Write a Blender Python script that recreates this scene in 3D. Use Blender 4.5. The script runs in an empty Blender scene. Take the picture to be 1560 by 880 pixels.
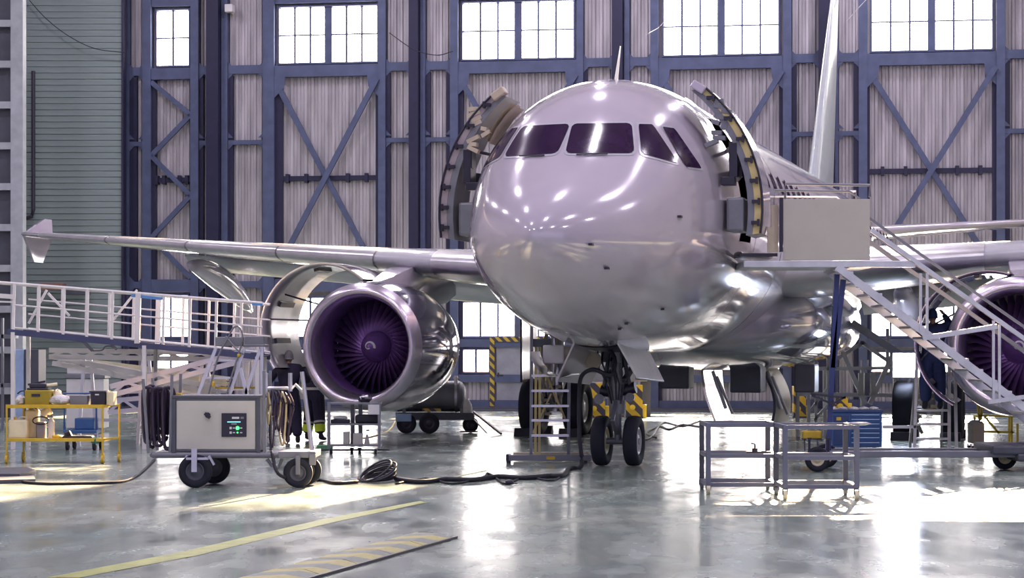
import bpy, bmesh, math, random
from math import sin, cos, pi, sqrt, radians as R
from mathutils import Vector, Matrix
from mathutils.bvhtree import BVHTree

sc = bpy.context.scene
col = sc.collection
random.seed(7)

# ------------------------------------------------------------------ camera
FPX, CAMH, HOR = 3250.0, 1.775, 532.0
cam = bpy.data.cameras.new('camera')
cam.sensor_width = 36; cam.lens = FPX / 1560 * 36
cam.shift_x = 0; cam.shift_y = (HOR - 440) / 1560
cam.clip_end = 500; cam.clip_start = .1
cam_o = bpy.data.objects.new('camera', cam); col.objects.link(cam_o)
cam_o.location = (0, 0, CAMH); cam_o.rotation_euler = (pi / 2, 0, 0)
sc.camera = cam_o

# ------------------------------------------------------------------ world, sun, lamps, exposure
w = bpy.data.worlds.new('sky'); sc.world = w; w.use_nodes = True
bg = w.node_tree.nodes['Background']
bg.inputs[0].default_value = (.66, .62, 1.0, 1); bg.inputs[1].default_value = .57

def light(name, kind, loc, energy, color, rot=(0, 0, 0), **kw):
    l = bpy.data.lights.new(name, kind); l.energy = energy; l.color = color
    for k, v in kw.items(): setattr(l, k, v)
    o = bpy.data.objects.new(name, l); o.location = loc; o.rotation_euler = rot
    col.objects.link(o); return o
# low sun behind the far wall, a little to the right: light travels towards the camera and down
SUN_EL, SUN_AZ = R(20.3), R(12)
sd = Vector((-sin(SUN_AZ) * cos(SUN_EL), -cos(SUN_AZ) * cos(SUN_EL), -sin(SUN_EL)))
so = light('sun', 'SUN', (10, 90, 30), 66.0, (1.0, .69, .42), angle=R(.8))
so.rotation_euler = sd.to_track_quat('-Z', 'Y').to_euler()
for i in range(5):
    for j in range(6):
        light('hangar_lamp', 'AREA', (-13 + i * 7.5, 15 + j * 8.5, 15.4), 210, (.93, .84, 1.0), shape='DISK', size=.42)
sc.view_settings.view_transform = 'Standard'; sc.view_settings.look = 'None'
sc.view_settings.exposure = 0.6; sc.view_settings.gamma = 1
sc.view_settings.use_curve_mapping = False
sc.cycles.use_denoising = True
sc.cycles.max_bounces = 7; sc.cycles.diffuse_bounces = 3; sc.cycles.glossy_bounces = 4
sc.cycles.transparent_max_bounces = 8; sc.cycles.sample_clamp_indirect = 6
sc.cycles.caustics_reflective = False; sc.cycles.caustics_refractive = False

# ------------------------------------------------------------------ materials
MATS = {}
def mat(name, c, rough=.5, metal=0., var=.12, scale=4., bump=0., coat=0., emit=0., rvar=.1, stretch=(1, 1, 1), c2=None, bscale=None, spec=.5):
    if name in MATS: return MATS[name]
    m = bpy.data.materials.new(name); m.use_nodes = True; nt = m.node_tree; N = nt.nodes; L = nt.links
    p = N['Principled BSDF']
    tc = N.new('ShaderNodeTexCoord'); mp = N.new('ShaderNodeMapping'); mp.inputs['Scale'].default_value = stretch
    L.new(tc.outputs['Object'], mp.inputs[0])
    n = N.new('ShaderNodeTexNoise'); n.inputs['Scale'].default_value = scale; n.inputs['Detail'].default_value = 5
    L.new(mp.outputs[0], n.inputs['Vector'])
    mx = N.new('ShaderNodeMix'); mx.data_type = 'RGBA'
    a = tuple(max(0, x * (1 - var)) for x in c); b = tuple(min(1, x * (1 + var)) for x in (c2 or c))
    mx.inputs[6].default_value = (*a, 1); mx.inputs[7].default_value = (*b, 1)
    cr = N.new('ShaderNodeMapRange'); cr.inputs[1].default_value = .3; cr.inputs[2].default_value = .7
    L.new(n.outputs[0], cr.inputs[0]); L.new(cr.outputs[0], mx.inputs[0]); L.new(mx.outputs[2], p.inputs['Base Color'])
    mr = N.new('ShaderNodeMapRange'); mr.inputs[3].default_value = max(.02, rough - rvar * rough); mr.inputs[4].default_value = min(1, rough + rvar * rough)
    L.new(n.outputs[0], mr.inputs[0]); L.new(mr.outputs[0], p.inputs['Roughness'])
    p.inputs['Metallic'].default_value = metal; p.inputs['Coat Weight'].default_value = coat; p.inputs['Coat Roughness'].default_value = .06
    p.inputs['Specular IOR Level'].default_value = spec
    if emit:
        p.inputs['Emission Color'].default_value = (*c, 1); p.inputs['Emission Strength'].default_value = emit
    if bump:
        bn = N.new('ShaderNodeBump'); bn.inputs['Strength'].default_value = bump; bn.inputs['Distance'].default_value = .02
        n2 = N.new('ShaderNodeTexNoise'); n2.inputs['Scale'].default_value = bscale or scale * 3
        L.new(mp.outputs[0], n2.inputs['Vector']); L.new(n2.outputs[0], bn.inputs['Height']); L.new(bn.outputs[0], p.inputs['Normal'])
    MATS[name] = m; return m

def stripe_mat(name, ca, cb, scale, rough=.5, ang=45, axis='xz'):
    m = bpy.data.materials.new(name); m.use_nodes = True; nt = m.node_tree; N = nt.nodes; L = nt.links
    p = N['Principled BSDF']; tc = N.new('ShaderNodeTexCoord'); mp = N.new('ShaderNodeMapping')
    mp.inputs['Rotation'].default_value = (0, R(ang), 0) if axis == 'xz' else (0, 0, R(ang))
    L.new(tc.outputs['Object'], mp.inputs[0])
    sx = N.new('ShaderNodeSeparateXYZ'); L.new(mp.outputs[0], sx.inputs[0])
    mu = N.new('ShaderNodeMath'); mu.operation = 'MULTIPLY'; mu.inputs[1].default_value = scale; L.new(sx.outputs[0], mu.inputs[0])
    fr = N.new('ShaderNodeMath'); fr.operation = 'FRACT'; L.new(mu.outputs[0], fr.inputs[0])
    gt = N.new('ShaderNodeMath'); gt.operation = 'GREATER_THAN'; gt.inputs[1].default_value = .5; L.new(fr.outputs[0], gt.inputs[0])
    mx = N.new('ShaderNodeMix'); mx.data_type = 'RGBA'; mx.inputs[6].default_value = (*ca, 1); mx.inputs[7].default_value = (*cb, 1)
    L.new(gt.outputs[0], mx.inputs[0])
    n = N.new('ShaderNodeTexNoise'); n.inputs['Scale'].default_value = 9
    hs = N.new('ShaderNodeMix'); hs.data_type = 'RGBA'; hs.blend_type = 'MULTIPLY'; hs.inputs[0].default_value = .35
    L.new(mx.outputs[2], hs.inputs[6]); L.new(n.outputs[0], hs.inputs[7]); L.new(hs.outputs[2], p.inputs['Base Color'])
    p.inputs['Roughness'].default_value = rough
    MATS[name] = m; return m

def glass_pane_mat():
    m = bpy.data.materials.new('sunlit_pane'); m.use_nodes = True; nt = m.node_tree; N = nt.nodes; L = nt.links
    N.remove(N['Principled BSDF']); out = N['Material Output']
    t = N.new('ShaderNodeBsdfTransparent'); t.inputs[0].default_value = (.9, .9, .92, 1)
    g = N.new('ShaderNodeBsdfGlossy'); g.inputs['Roughness'].default_value = .05
    mix = N.new('ShaderNodeMixShader'); mix.inputs[0].default_value = .06
    L.new(t.outputs[0], mix.inputs[1]); L.new(g.outputs[0], mix.inputs[2])
    e = N.new('ShaderNodeEmission'); n = N.new('ShaderNodeTexNoise'); n.inputs['Scale'].default_value = 1.5
    tc = N.new('ShaderNodeTexCoord'); L.new(tc.outputs['Object'], n.inputs['Vector'])
    mx = N.new('ShaderNodeMix'); mx.data_type = 'RGBA'; mx.inputs[6].default_value = (1, .90, .76, 1); mx.inputs[7].default_value = (1, .94, .96, 1)
    L.new(n.outputs[0], mx.inputs[0]); L.new(mx.outputs[2], e.inputs[0]); e.inputs[1].default_value = 10.0
    ad = N.new('ShaderNodeAddShader'); L.new(mix.outputs[0], ad.inputs[0]); L.new(e.outputs[0], ad.inputs[1]); L.new(ad.outputs[0], out.inputs[0])
    return m

def floor_mat():
    m = bpy.data.materials.new('epoxy_floor'); m.use_nodes = True; nt = m.node_tree; N = nt.nodes; L = nt.links
    p = N['Principled BSDF']; tc = N.new('ShaderNodeTexCoord')
    def noise(scale, st=(1, 1, 1), det=6):
        mp = N.new('ShaderNodeMapping'); mp.inputs['Scale'].default_value = st; L.new(tc.outputs['Object'], mp.inputs[0])
        n = N.new('ShaderNodeTexNoise'); n.inputs['Scale'].default_value = scale; n.inputs['Detail'].default_value = det; L.new(mp.outputs[0], n.inputs['Vector']); return n
    n1 = noise(.35); n2 = noise(2.2, (1, .35, 1)); n3 = noise(1.1, (1, .5, 1), 3); n4 = noise(12, (1, .3, 1), 4)
    cr = N.new('ShaderNodeValToRGB'); cr.color_ramp.elements[0].position = .34; cr.color_ramp.elements[0].color = (.165, .235, .215, 1)
    cr.color_ramp.elements[1].position = .68; cr.color_ramp.elements[1].color = (.37, .42, .355, 1); L.new(n1.outputs[0], cr.inputs[0])
    mx = N.new('ShaderNodeMix'); mx.data_type = 'RGBA'; mx.blend_type = 'OVERLAY'; mx.inputs[0].default_value = .28
    L.new(cr.outputs[0], mx.inputs[6]); L.new(n2.outputs[0], mx.inputs[7])
    br = N.new('ShaderNodeTexBrick'); br.offset = 0; br.inputs['Scale'].default_value = 1; br.inputs['Brick Width'].default_value = 6.0; br.inputs['Row Height'].default_value = 6.0
    br.inputs['Mortar Size'].default_value = .012; br.inputs['Color1'].default_value = (1, 1, 1, 1); br.inputs['Color2'].default_value = (1, 1, 1, 1); br.inputs['Mortar'].default_value = (.55, .55, .55, 1)
    rmp = N.new('ShaderNodeMapping'); rmp.inputs['Rotation'].default_value = (0, 0, R(15.5)); L.new(tc.outputs['Object'], rmp.inputs[0]); L.new(rmp.outputs[0], br.inputs['Vector'])
    m2 = N.new('ShaderNodeMix'); m2.data_type = 'RGBA'; m2.blend_type = 'MULTIPLY'; m2.inputs[0].default_value = 1
    L.new(mx.outputs[2], m2.inputs[6]); L.new(br.outputs[0], m2.inputs[7]); L.new(m2.outputs[2], p.inputs['Base Color'])
    mr = N.new('ShaderNodeMapRange'); mr.inputs[1].default_value = .3; mr.inputs[2].default_value = .7; mr.inputs[3].default_value = .12; mr.inputs[4].default_value = .30
    L.new(n2.outputs[0], mr.inputs[0]); L.new(mr.outputs[0], p.inputs['Roughness'])
    ad = N.new('ShaderNodeMath'); ad.operation = 'MULTIPLY_ADD'; ad.inputs[1].default_value = .12
    L.new(n4.outputs[0], ad.inputs[0]); L.new(n3.outputs[0], ad.inputs[2])
    b = N.new('ShaderNodeBump'); b.inputs['Strength'].default_value = .30; b.inputs['Distance'].default_value = .02
    L.new(ad.outputs[0], b.inputs['Height']); L.new(b.outputs[0], p.inputs['Normal'])
    p.inputs['Specular IOR Level'].default_value = 1.0
    return m

STEEL = mat('blue_grey_steel', (.085, .105, .19), .5, .2, var=.15, scale=3)
STEELD = mat('dark_steel', (.02, .02, .055), .5, .2)
CORR = mat('galvanised_sheet', (.41, .39, .415), .48, .15, var=.30, scale=1.4, stretch=(2.5, 1, .35))
PANE = glass_pane_mat()
PAINT = mat('white_aircraft_paint', (.52, .47, .55), .14, .12, var=.03, scale=.8, coat=.8, rvar=.3)
PAINTG = mat('grey_aircraft_paint', (.46, .46, .50), .22, 0, var=.05, coat=.4)
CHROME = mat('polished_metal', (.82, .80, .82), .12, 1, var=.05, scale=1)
ALU = mat('brushed_aluminium', (.66, .65, .68), .3, .85, var=.08)
LIPM = mat('inlet_lip_metal', (.62, .56, .66), .26, .9, var=.06)
NAC = mat('nacelle_gloss', (.21, .19, .28), .08, .7, var=.08, scale=1, coat=.9)
BARREL_FLARE = mat('inlet_barrel', (.19, .09, .31), .4, .3)  # violet of the lens flare put into the barrel and spinner colour
BLADE_FLARE = mat('flare_tint_blade', (.24, .12, .36), .34, .7)  # blade colour tinted violet to carry the same lens flare
BLACK = mat('black_rubber', (.018, .017, .028), .6, 0)
TYRE = mat('tyre_rubber', (.022, .024, .036), .7, 0, bump=.2, spec=.25)
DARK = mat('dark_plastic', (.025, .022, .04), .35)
WINDOWM = mat('cockpit_glass', (.025, .008, .04), .12, 0, var=.3)
SEAM = mat('seam_dark', (.10, .09, .13), .5)
WHITE = mat('white_paint', (.70, .69, .70), .4, 0, var=.06)
OFFW = mat('off_white_panel', (.56, .54, .50), .5, 0, var=.05, scale=2)
GREYP = mat('grey_paint', (.21, .215, .245), .4, .2)
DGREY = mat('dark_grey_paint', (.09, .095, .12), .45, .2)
YEL = mat('yellow_paint', (.62, .42, .03), .4, 0, var=.18, scale=6)
YELP = mat('worn_yellow_floor_paint', (.42, .46, .11), .35, 0, var=.25, scale=5)
HIVIS = mat('hi_vis_fabric', (.68, .85, .05), .7, 0)
REFL = mat('reflective_tape', (.62, .6, .58), .4)
NAVY = mat('navy_fabric', (.022, .018, .05), .8, 0, bump=.5, scale=10)
NAVY2 = mat('blue_work_fabric', (.03, .05, .16), .8, 0, bump=.5, scale=10)
SKIN = mat('skin', (.45, .28, .21), .5, 0)
KNIT = mat('grey_knit', (.40, .37, .40), .9, 0, bump=.8, scale=40)
BLUE = mat('blue_tool_paint', (.035, .11, .30), .35, .1)
BLUEP = mat('pale_blue_paint', (.35, .48, .72), .45, 0)
PRIMER = mat('primer_yellow', (.62, .50, .22), .5, 0)
TAN = mat('tan_insulation', (.52, .44, .34), .6, 0, bump=.3)
CLOTH = mat('crumpled_rag', (.6, .6, .6), .85, 0, bump=.8, scale=12)
PLASTW = mat('translucent_plastic', (.78, .70, .48), .35, 0)
HAZ = stripe_mat('hazard_stripes', (.62, .40, .02), (.04, .035, .06), 3.2)
HAZS = stripe_mat('hazard_stripes_small', (.62, .45, .05), (.06, .05, .08), 6.0)
RAMPM = stripe_mat('ramp_stripes', (.52, .47, .16), (.26, .29, .24), 2.3, ang=62, axis='xy')
BRICKW = mat('pale_siding', (.20, .255, .25), .6, 0, var=.18, scale=1.2, bump=.2, stretch=(.5, 1, 3))
CEIL = mat('ceiling_deck', (.32, .30, .38), .7)
SIDE = mat('side_wall_sheet', (.38, .37, .42), .6)
HOSE = mat('hose_purple_black', (.035, .022, .05), .5)
GREEN = mat('green_display', (.05, .9, .15), .3, emit=2.5)
CYAN = mat('cyan_display', (.2, .7, .8), .3, emit=.8)
AMBER = mat('amber_lamp', (.8, .5, .1), .3)

# ------------------------------------------------------------------ mesh builder
class MB:
    def __init__(s): s.bm = bmesh.new()
    def _add(s, verts, faces, M=None):
        vs = [s.bm.verts.new(M @ Vector(v) if M else v) for v in verts]
        for f in faces:
            try: s.bm.faces.new([vs[i] for i in f])
            except ValueError: pass
        return vs
    def box(s, c, d, M=None, rz=0, rx=0, ry=0):
        x, y, z = (k / 2 for k in d)
        V = [(i * x, j * y, k * z) for i in (-1, 1) for j in (-1, 1) for k in (-1, 1)]
        T = Matrix.Translation(c) @ Matrix.Rotation(rz, 4, 'Z') @ Matrix.Rotation(ry, 4, 'Y') @ Matrix.Rotation(rx, 4, 'X')
        if M: T = M @ T
        s._add(V, [(0, 1, 3, 2), (4, 6, 7, 5), (0, 4, 5, 1), (2, 3, 7, 6), (0, 2, 6, 4), (1, 5, 7, 3)], T); return s
    def box2(s, a, b):
        return s.box([(a[i] + b[i]) / 2 for i in range(3)], [abs(b[i] - a[i]) for i in range(3)])
    def bar(s, a, b, w_, h=None):
        a, b = Vector(a), Vector(b); d = b - a; L = d.length
        if L < 1e-6: return s
        T = Matrix.Translation((a + b) / 2) @ d.to_track_quat('X', 'Z').to_matrix().to_4x4()
        return s.box((0, 0, 0), (L, w_, h or w_), T)
    def cyl(s, a, b, r, r2=None, n=12, cap=True):
        a, b = Vector(a), Vector(b); d = b - a
        if d.length < 1e-6: return s
        q = d.to_track_quat('Z', 'Y'); r2 = r if r2 is None else r2
        V = []
        for p, rr in ((a, r), (b, r2)):
            for i in range(n): V.append(p + q @ Vector((rr * cos(2 * pi * i / n), rr * sin(2 * pi * i / n), 0)))
        F = [(i, (i + 1) % n, n + (i + 1) % n, n + i) for i in range(n)]
        if cap: F += [tuple(range(n))[::-1], tuple(range(n, 2 * n))]
        s._add(V, F); return s
    def tube(s, pts, r, n=8, closed=False):
        pts = [Vector(p) for p in pts]; m = len(pts); up = Vector((0, 0, 1)); V = []
        for i, p in enumerate(pts):
            t = (pts[(i + 1) % m] - pts[i - 1]) if closed else (pts[min(i + 1, m - 1)] - pts[max(i - 1, 0)])
            if t.length < 1e-9: t = Vector((1, 0, 0))
            t.normalize(); a = t.cross(up)
            if a.length < .2: a = t.cross(Vector((0, 1, 0)))
            a.normalize(); b = t.cross(a); rr = r[i] if isinstance(r, (list, tuple)) else r
            for k in range(n): V.append(p + a * (rr * cos(2 * pi * k / n)) + b * (rr * sin(2 * pi * k / n)))
        F = []
        for i in range(m if closed else m - 1):
            j = (i + 1) % m
            for k in range(n): F.append((i * n + k, i * n + (k + 1) % n, j * n + (k + 1) % n, j * n + k))
        if not closed: F += [tuple(range(n))[::-1], tuple(range((m - 1) * n, m * n))]
        s._add(V, F); return s
    def lathe(s, prof, M=None, n=48, a0=0, a1=2 * pi, axis='Y'):
        full = abs(a1 - a0 - 2 * pi) < 1e-6; cnt = n if full else n + 1; V = []
        for (y, r) in prof:
            for i in range(cnt):
                a = a0 + (a1 - a0) * i / n
                V.append((r * cos(a), y, r * sin(a)) if axis == 'Y' else ((y, r * cos(a), r * sin(a)) if axis == 'X' else (r * cos(a), r * sin(a), y)))
        F = []
        for j in range(len(prof) - 1):
            for i in range(n):
                k = (i + 1) % cnt
                F.append((j * cnt + i, j * cnt + k, (j + 1) * cnt + k, (j + 1) * cnt + i))
        s._add(V, F, M); return s
    def grid(s, rows):
        n = len(rows[0]); V = [v for r in rows for v in r]
        s._add(V, [(j * n + i, j * n + i + 1, (j + 1) * n + i + 1, (j + 1) * n + i) for j in range(len(rows) - 1) for i in range(n - 1)]); return s
    def ball(s, c, d, n=12, m=8, jitter=0):
        V = []
        for j in range(m + 1):
            t = pi * j / m
            for i in range(n):
                a = 2 * pi * i / n; k = 1 + random.uniform(-jitter, jitter)
                V.append((c[0] + d[0] * sin(t) * cos(a) * k, c[1] + d[1] * sin(t) * sin(a) * k, c[2] + d[2] * cos(t) * k))
        s._add(V, [(j * n + i, j * n + (i + 1) % n, (j + 1) * n + (i + 1) % n, (j + 1) * n + i) for j in range(m) for i in range(n)]); return s
    def mesh(s, name, smooth=False):
        bmesh.ops.remove_doubles(s.bm, verts=s.bm.verts, dist=1e-5)
        bmesh.ops.recalc_face_normals(s.bm, faces=s.bm.faces)
        me = bpy.data.meshes.new(name); s.bm.to_mesh(me); s.bm.free()
        if smooth:
            me.polygons.foreach_set('use_smooth', [True] * len(me.polygons))
            if smooth != 'all':
                try: me.set_sharp_from_angle(angle=R(38))
                except Exception: pass
        return me
    def build(s, name, m, parent=None, smooth=False, bevel=0, loc=None):
        me = s.mesh(name, smooth); me.materials.append(m)
        return link(name, me, parent, bevel, loc)

def link(name, me, parent=None, bevel=0, loc=None):
    o = bpy.data.objects.new(name, me); col.objects.link(o); o.parent = parent
    if loc is not None: o.location = loc
    if bevel:
        b = o.modifiers.new('bevel', 'BEVEL'); b.width = bevel; b.segments = 2; b.limit_method = 'ANGLE'; b.angle_limit = R(50)
    return o
def tag(o, label=None, cat=None, group=None, kind=None):
    if label: o['label'] = label
    if cat: o['category'] = cat
    if group: o['group'] = group
    if kind: o['kind'] = kind
    return o
def thing(name, label, cat, loc=(0, 0, 0), rz=0, group=None):
    o = bpy.data.objects.new(name, None); o.empty_display_size = .2; col.objects.link(o)
    o.location = loc; o.rotation_euler = (0, 0, rz); return tag(o, label, cat, group)
def copy_tree(o, parent=None):
    c = o.copy(); col.objects.link(c); c.parent = parent
    for ch in list(o.children): copy_tree(ch, c)
    return c

def depth_of(py): return FPX * CAMH / (py - HOR)
def G(px, py, z=0.0):
    D = FPX * (CAMH - z) / (py - HOR); return Vector(((px - 780) / FPX * D, D, z))
class Fr:
    """frame of a thing standing on the floor at distance D, its base centred at image column pc"""
    def __init__(s, D, pc): s.D = D; s.s = FPX / D; s.pc = pc; s.loc = ((pc - 780) / s.s, D, 0)
    def x(s, px): return (px - s.pc) / s.s
    def z(s, py): return CAMH + (HOR - py) / s.s
    def p(s, px, py, y=0): return Vector((s.x(px), y, s.z(py)))

# ================================================================== SETTING
fl = MB(); fl.box2((-19, -14, -.3), (34, 75, 0)); floor = fl.build('floor', floor_mat()); tag(floor, kind='structure')
c_ = MB(); c_.box2((-19, -2, 16), (34, 63.0, 16.3)); ceiling = c_.build('ceiling', CEIL); tag(ceiling, kind='structure')
for k in range(6):
    b = MB(); y = 4 + k * 10.5
    b.bar((-19, y, 15.9), (34, y, 15.9), .25, .2); b.bar((-19, y, 14.6), (34, y, 14.6), .25, .2)
    for i in range(22): b.bar((-19 + i * 2.4, y, 14.6 if i % 2 else 15.9), (-19 + (i + 1) * 2.4, y, 15.9 if i % 2 else 14.6), .12)
    b.build('roof_truss', STEEL, ceiling)
wl = MB(); wl.box2((-19.3, -2, 0), (-19, 64, 16)); tag(wl.build('wall_left', SIDE), kind='structure')
wr = MB(); wr.box2((34, -2, 0), (34.3, 64, 16)); tag(wr.build('wall_right', SIDE), kind='structure')

# far wall: local frame (u along the wall, n out of it towards the camera is -y)
BETA = R(8.53); W0 = 62.28
def U(px): k = (px - 780) / FPX; return k * W0 / (cos(BETA) + k * sin(BETA))
def WD(px): return W0 - U(px) * sin(BETA)
def WZ(px, py): return CAMH + (HOR - py) / FPX * WD(px)
holes = []    # u0,u1,z0,z1
topw = [(238, 291, 2), (424, 578, 6), (703, 877, 6), (1009, 1189, 6), (1325, 1514, 6), (1640, 1820, 6)]
for a, b, n in topw: holes.append((U(a), U(b), 10.2, 11.95))
loww = [(232, 290, 2, 3.44, 2.1), (232, 290, 2, 1.85, 1.15), (424, 578, 6, 3.35, 2.1), (424, 578, 6, 1.82, 1.07), (703, 877, 6, 3.2, 2.1), (703, 748, 2, 1.82, 1.07),
        (1009, 1193, 6, 3.3, 2.1), (1009, 1193, 6, 1.75, 1.15), (1325, 1514, 6, 3.3, 2.1), (1325, 1514, 6, 1.75, 1.1)]
for a, b, n, z1, z0 in loww: holes.append((U(a), U(b), z0, z1))
# high clerestory row above the frame (same glazing repeated)
for a, b, n in topw: holes.append((U(a), U(b), 12.6, 14.3))
UL, UR = -21.0, 27.5
us = sorted({UL, UR} | {h[i] for h in holes for i in (0, 1)}); zs = sorted({0, 16.0} | {h[i] for h in holes for i in (2, 3)})
wb = MB()
for i in range(len(us) - 1):
    z = 0
    for j in range(len(zs) - 1):
        uc, zc = (us[i] + us[i + 1]) / 2, (zs[j] + zs[j + 1]) / 2
        if not any(h[0] < uc < h[1] and h[2] < zc < h[3] for h in holes):
            wb.box2((us[i], .02, zs[j]), (us[i + 1], .14, zs[j + 1]))
wall = wb.build('wall_back', CORR); wall.location = (0, W0, 0); wall.rotation_euler = (0, 0, -BETA); tag(wall, kind='structure')

# corrugated sheets (trapezoid profile), one mesh per size shared
corr_cache = {}
def corr(u0, u1, z0, z1):
    width = u1 - u0
    if width < .06 or z1 - z0 < .05: return
    n = max(1, round(width / .62)); wdt = width / n
    for k in range(n):
        key = (round(wdt, 2), round(z1 - z0, 2))
        if key not in corr_cache:
            b = MB(); m = max(2, round(wdt / .2)); p = wdt / m; prof = []
            for i in range(m):
                x = i * p; prof += [(x, 0), (x + p * .12, -.05), (x + p * .5, -.05), (x + p * .62, 0)]
            prof.append((wdt, 0))
            b.grid([[(x, y, 0) for x, y in prof], [(x, y, z1 - z0) for x, y in prof]])
            me = b.mesh('corrugated_sheet'); me.materials.append(CORR); corr_cache[key] = me
        o = link('corrugated_sheet', corr_cache[key], wall); o.location = (u0 + k * wdt, random.uniform(-.004, .004), z0)

posts = []   # (u, width, depth, material)
def post(pa, pb, dep=.28, m=STEEL, z1=16.0, name='wall_post'):
    b = MB(); b.box2((U(pa), -dep, 0), (U(pb), 0, z1)); return b.build(name, m, wall)
for a, b in ((193, 200), (221, 234), (294, 306), (341, 350), (404, 421), (579, 590), (643, 650), (688, 700), (880, 890), (952, 960), (992, 1004), (1193, 1206), (1272, 1277), (1308, 1321), (1517, 1530), (1625, 1637)):
    post(a, b)
for a, b in ((187, 193), (322, 340), (628, 642), (935, 951), (1247, 1271), (1572, 1590)):
    post(a, b, .55, STEELD, name='wall_column')
for a, b in ((200, 211), (234, 240), (306, 312), (350, 357), (421, 433), (574, 579), (590, 596), (650, 657), (681, 688), (700, 707), (873, 880), (890, 896), (1004, 1009), (1187, 1193), (1206, 1214), (1300, 1308), (1321, 1325), (1511, 1517), (1530, 1538)):
    b_ = MB(); b_.box2((U(a), -.16, .3), (U(b), 0, 9.9)); b_.build('post_web', STEELD, wall)
bays = [(200, 221), (306, 322), (350, 404), (590, 628), (650, 688), (890, 935), (960, 992), (1206, 1247), (1277, 1308), (1530, 1572), (1590, 1625)]
for a, b in bays:
    u0, u1 = U(a), U(b)
    for z0, z1 in ((0.35, 3.6), (3.8, 7.85), (7.98, 9.95), (10.2, 13.9), (14.05, 16)): corr(u0, u1, z0, z1)
    m = MB()
    for z0, z1 in ((9.95, 10.2), (7.85, 7.98), (3.6, 3.8), (.05, .35), (13.9, 14.05)): m.box2((u0, -.2, z0), (u1, 0, z1))
    for z in (9.95, 7.85, 3.6):    # haunched ends
        for uu, sg in ((u0, 1), (u1, -1)):
            m._add([(uu, -.19, z), (uu + sg * .16, -.19, z), (uu, -.19, z - .16), (uu, -.17, z), (uu + sg * .16, -.17, z), (uu, -.17, z - .16)], [(0, 1, 2), (3, 5, 4), (0, 2, 5, 3), (1, 4, 5, 2)])
            m._add([(uu, -.19, z + .2), (uu + sg * .16, -.19, z + .2), (uu, -.19, z + .36), (uu, -.17, z + .2), (uu + sg * .16, -.17, z + .2), (uu, -.17, z + .36)], [(0, 1, 2), (3, 5, 4), (0, 2, 5, 3), (1, 4, 5, 2)])
    m.build('cross_rail', STEEL, wall)
mains = [(234, 294, 0), (421, 579, 1), (700, 880, 1), (1004, 1193, 1), (1321, 1517, 1), (1637, 1820, 1)]
for a, b, kind in mains:
    u0, u1 = U(a), U(b)
    m = MB(); m.box2((u0, -.24, 9.82), (u1, 0, 10.16)); m.build('window_beam', STEEL, wall)
    m = MB(); m.box2((u0, -.24, 3.48), (u1, 0, 3.86)); m.build('window_beam', STEEL, wall)
    m = MB(); m.box2((u0, -.2, 12.0), (u1, 0, 12.3)); m.build('window_beam', STEEL, wall)
    m = MB(); m.box2((u0, -.2, 1.84), (u1, 0, 2.08)); m.build('window_beam', STEEL, wall)
    m = MB(); m.box2((u0, -.2, .82), (u1, 0, 1.04)); m.box2((u0, -.2, .05), (u1, 0, .3)); m.build('sill_beam', STEEL, wall)
    corr(u0, u1, 6.9, 9.82); corr(u0, u1, 3.86, 6.78)
    if not (a == 700): corr(u0, u1, .3, .82)
    else: corr(u0, U(750), .3, .82); corr(U(826), u1, .3, 1.84)
    m = MB(); m.box2((u0, -.14, 6.76), (u1, 0, 6.9))
    for q in (.12, .3, .7, .88): m.box2((u0 + (u1 - u0) * q - .05, -.2, 6.7), (u0 + (u1 - u0) * q + .05, 0, 6.96))
    m.build('middle_rail', STEELD, wall)
    if kind:
        for s_, e_ in (((u0 + .02, 9.72), (u1 - .02, 3.95)), ((u1 - .02, 9.72), (u0 + .02, 3.95))):
            m = MB(); y = -.2 if s_[0] < e_[0] else -.32
            m.bar((s_[0], y, s_[1]), (e_[0], y, e_[1]), .1, .16); m.build('diagonal_brace', STEEL, wall)
        m = MB()
        for uu, sg in ((u0, 1), (u1, -1)):
            m._add([(uu, -.26, 9.85), (uu + sg * .34, -.26, 9.85), (uu + sg * .30, -.26, 9.5), (uu, -.26, 9.2)], [(0, 1, 2, 3)])
        m.build('gusset_plate', STEEL, wall)
    else:
        zz = [9.75, 8.75, 7.55, 6.35, 5.1, 3.9]
        for i in range(5):
            m = MB(); m.bar((u0 if i % 2 == 0 else u1, -.22, zz[i]), (u1 if i % 2 == 0 else u0, -.22, zz[i + 1]), .1, .14); m.build('diagonal_brace', STEEL, wall)

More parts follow.
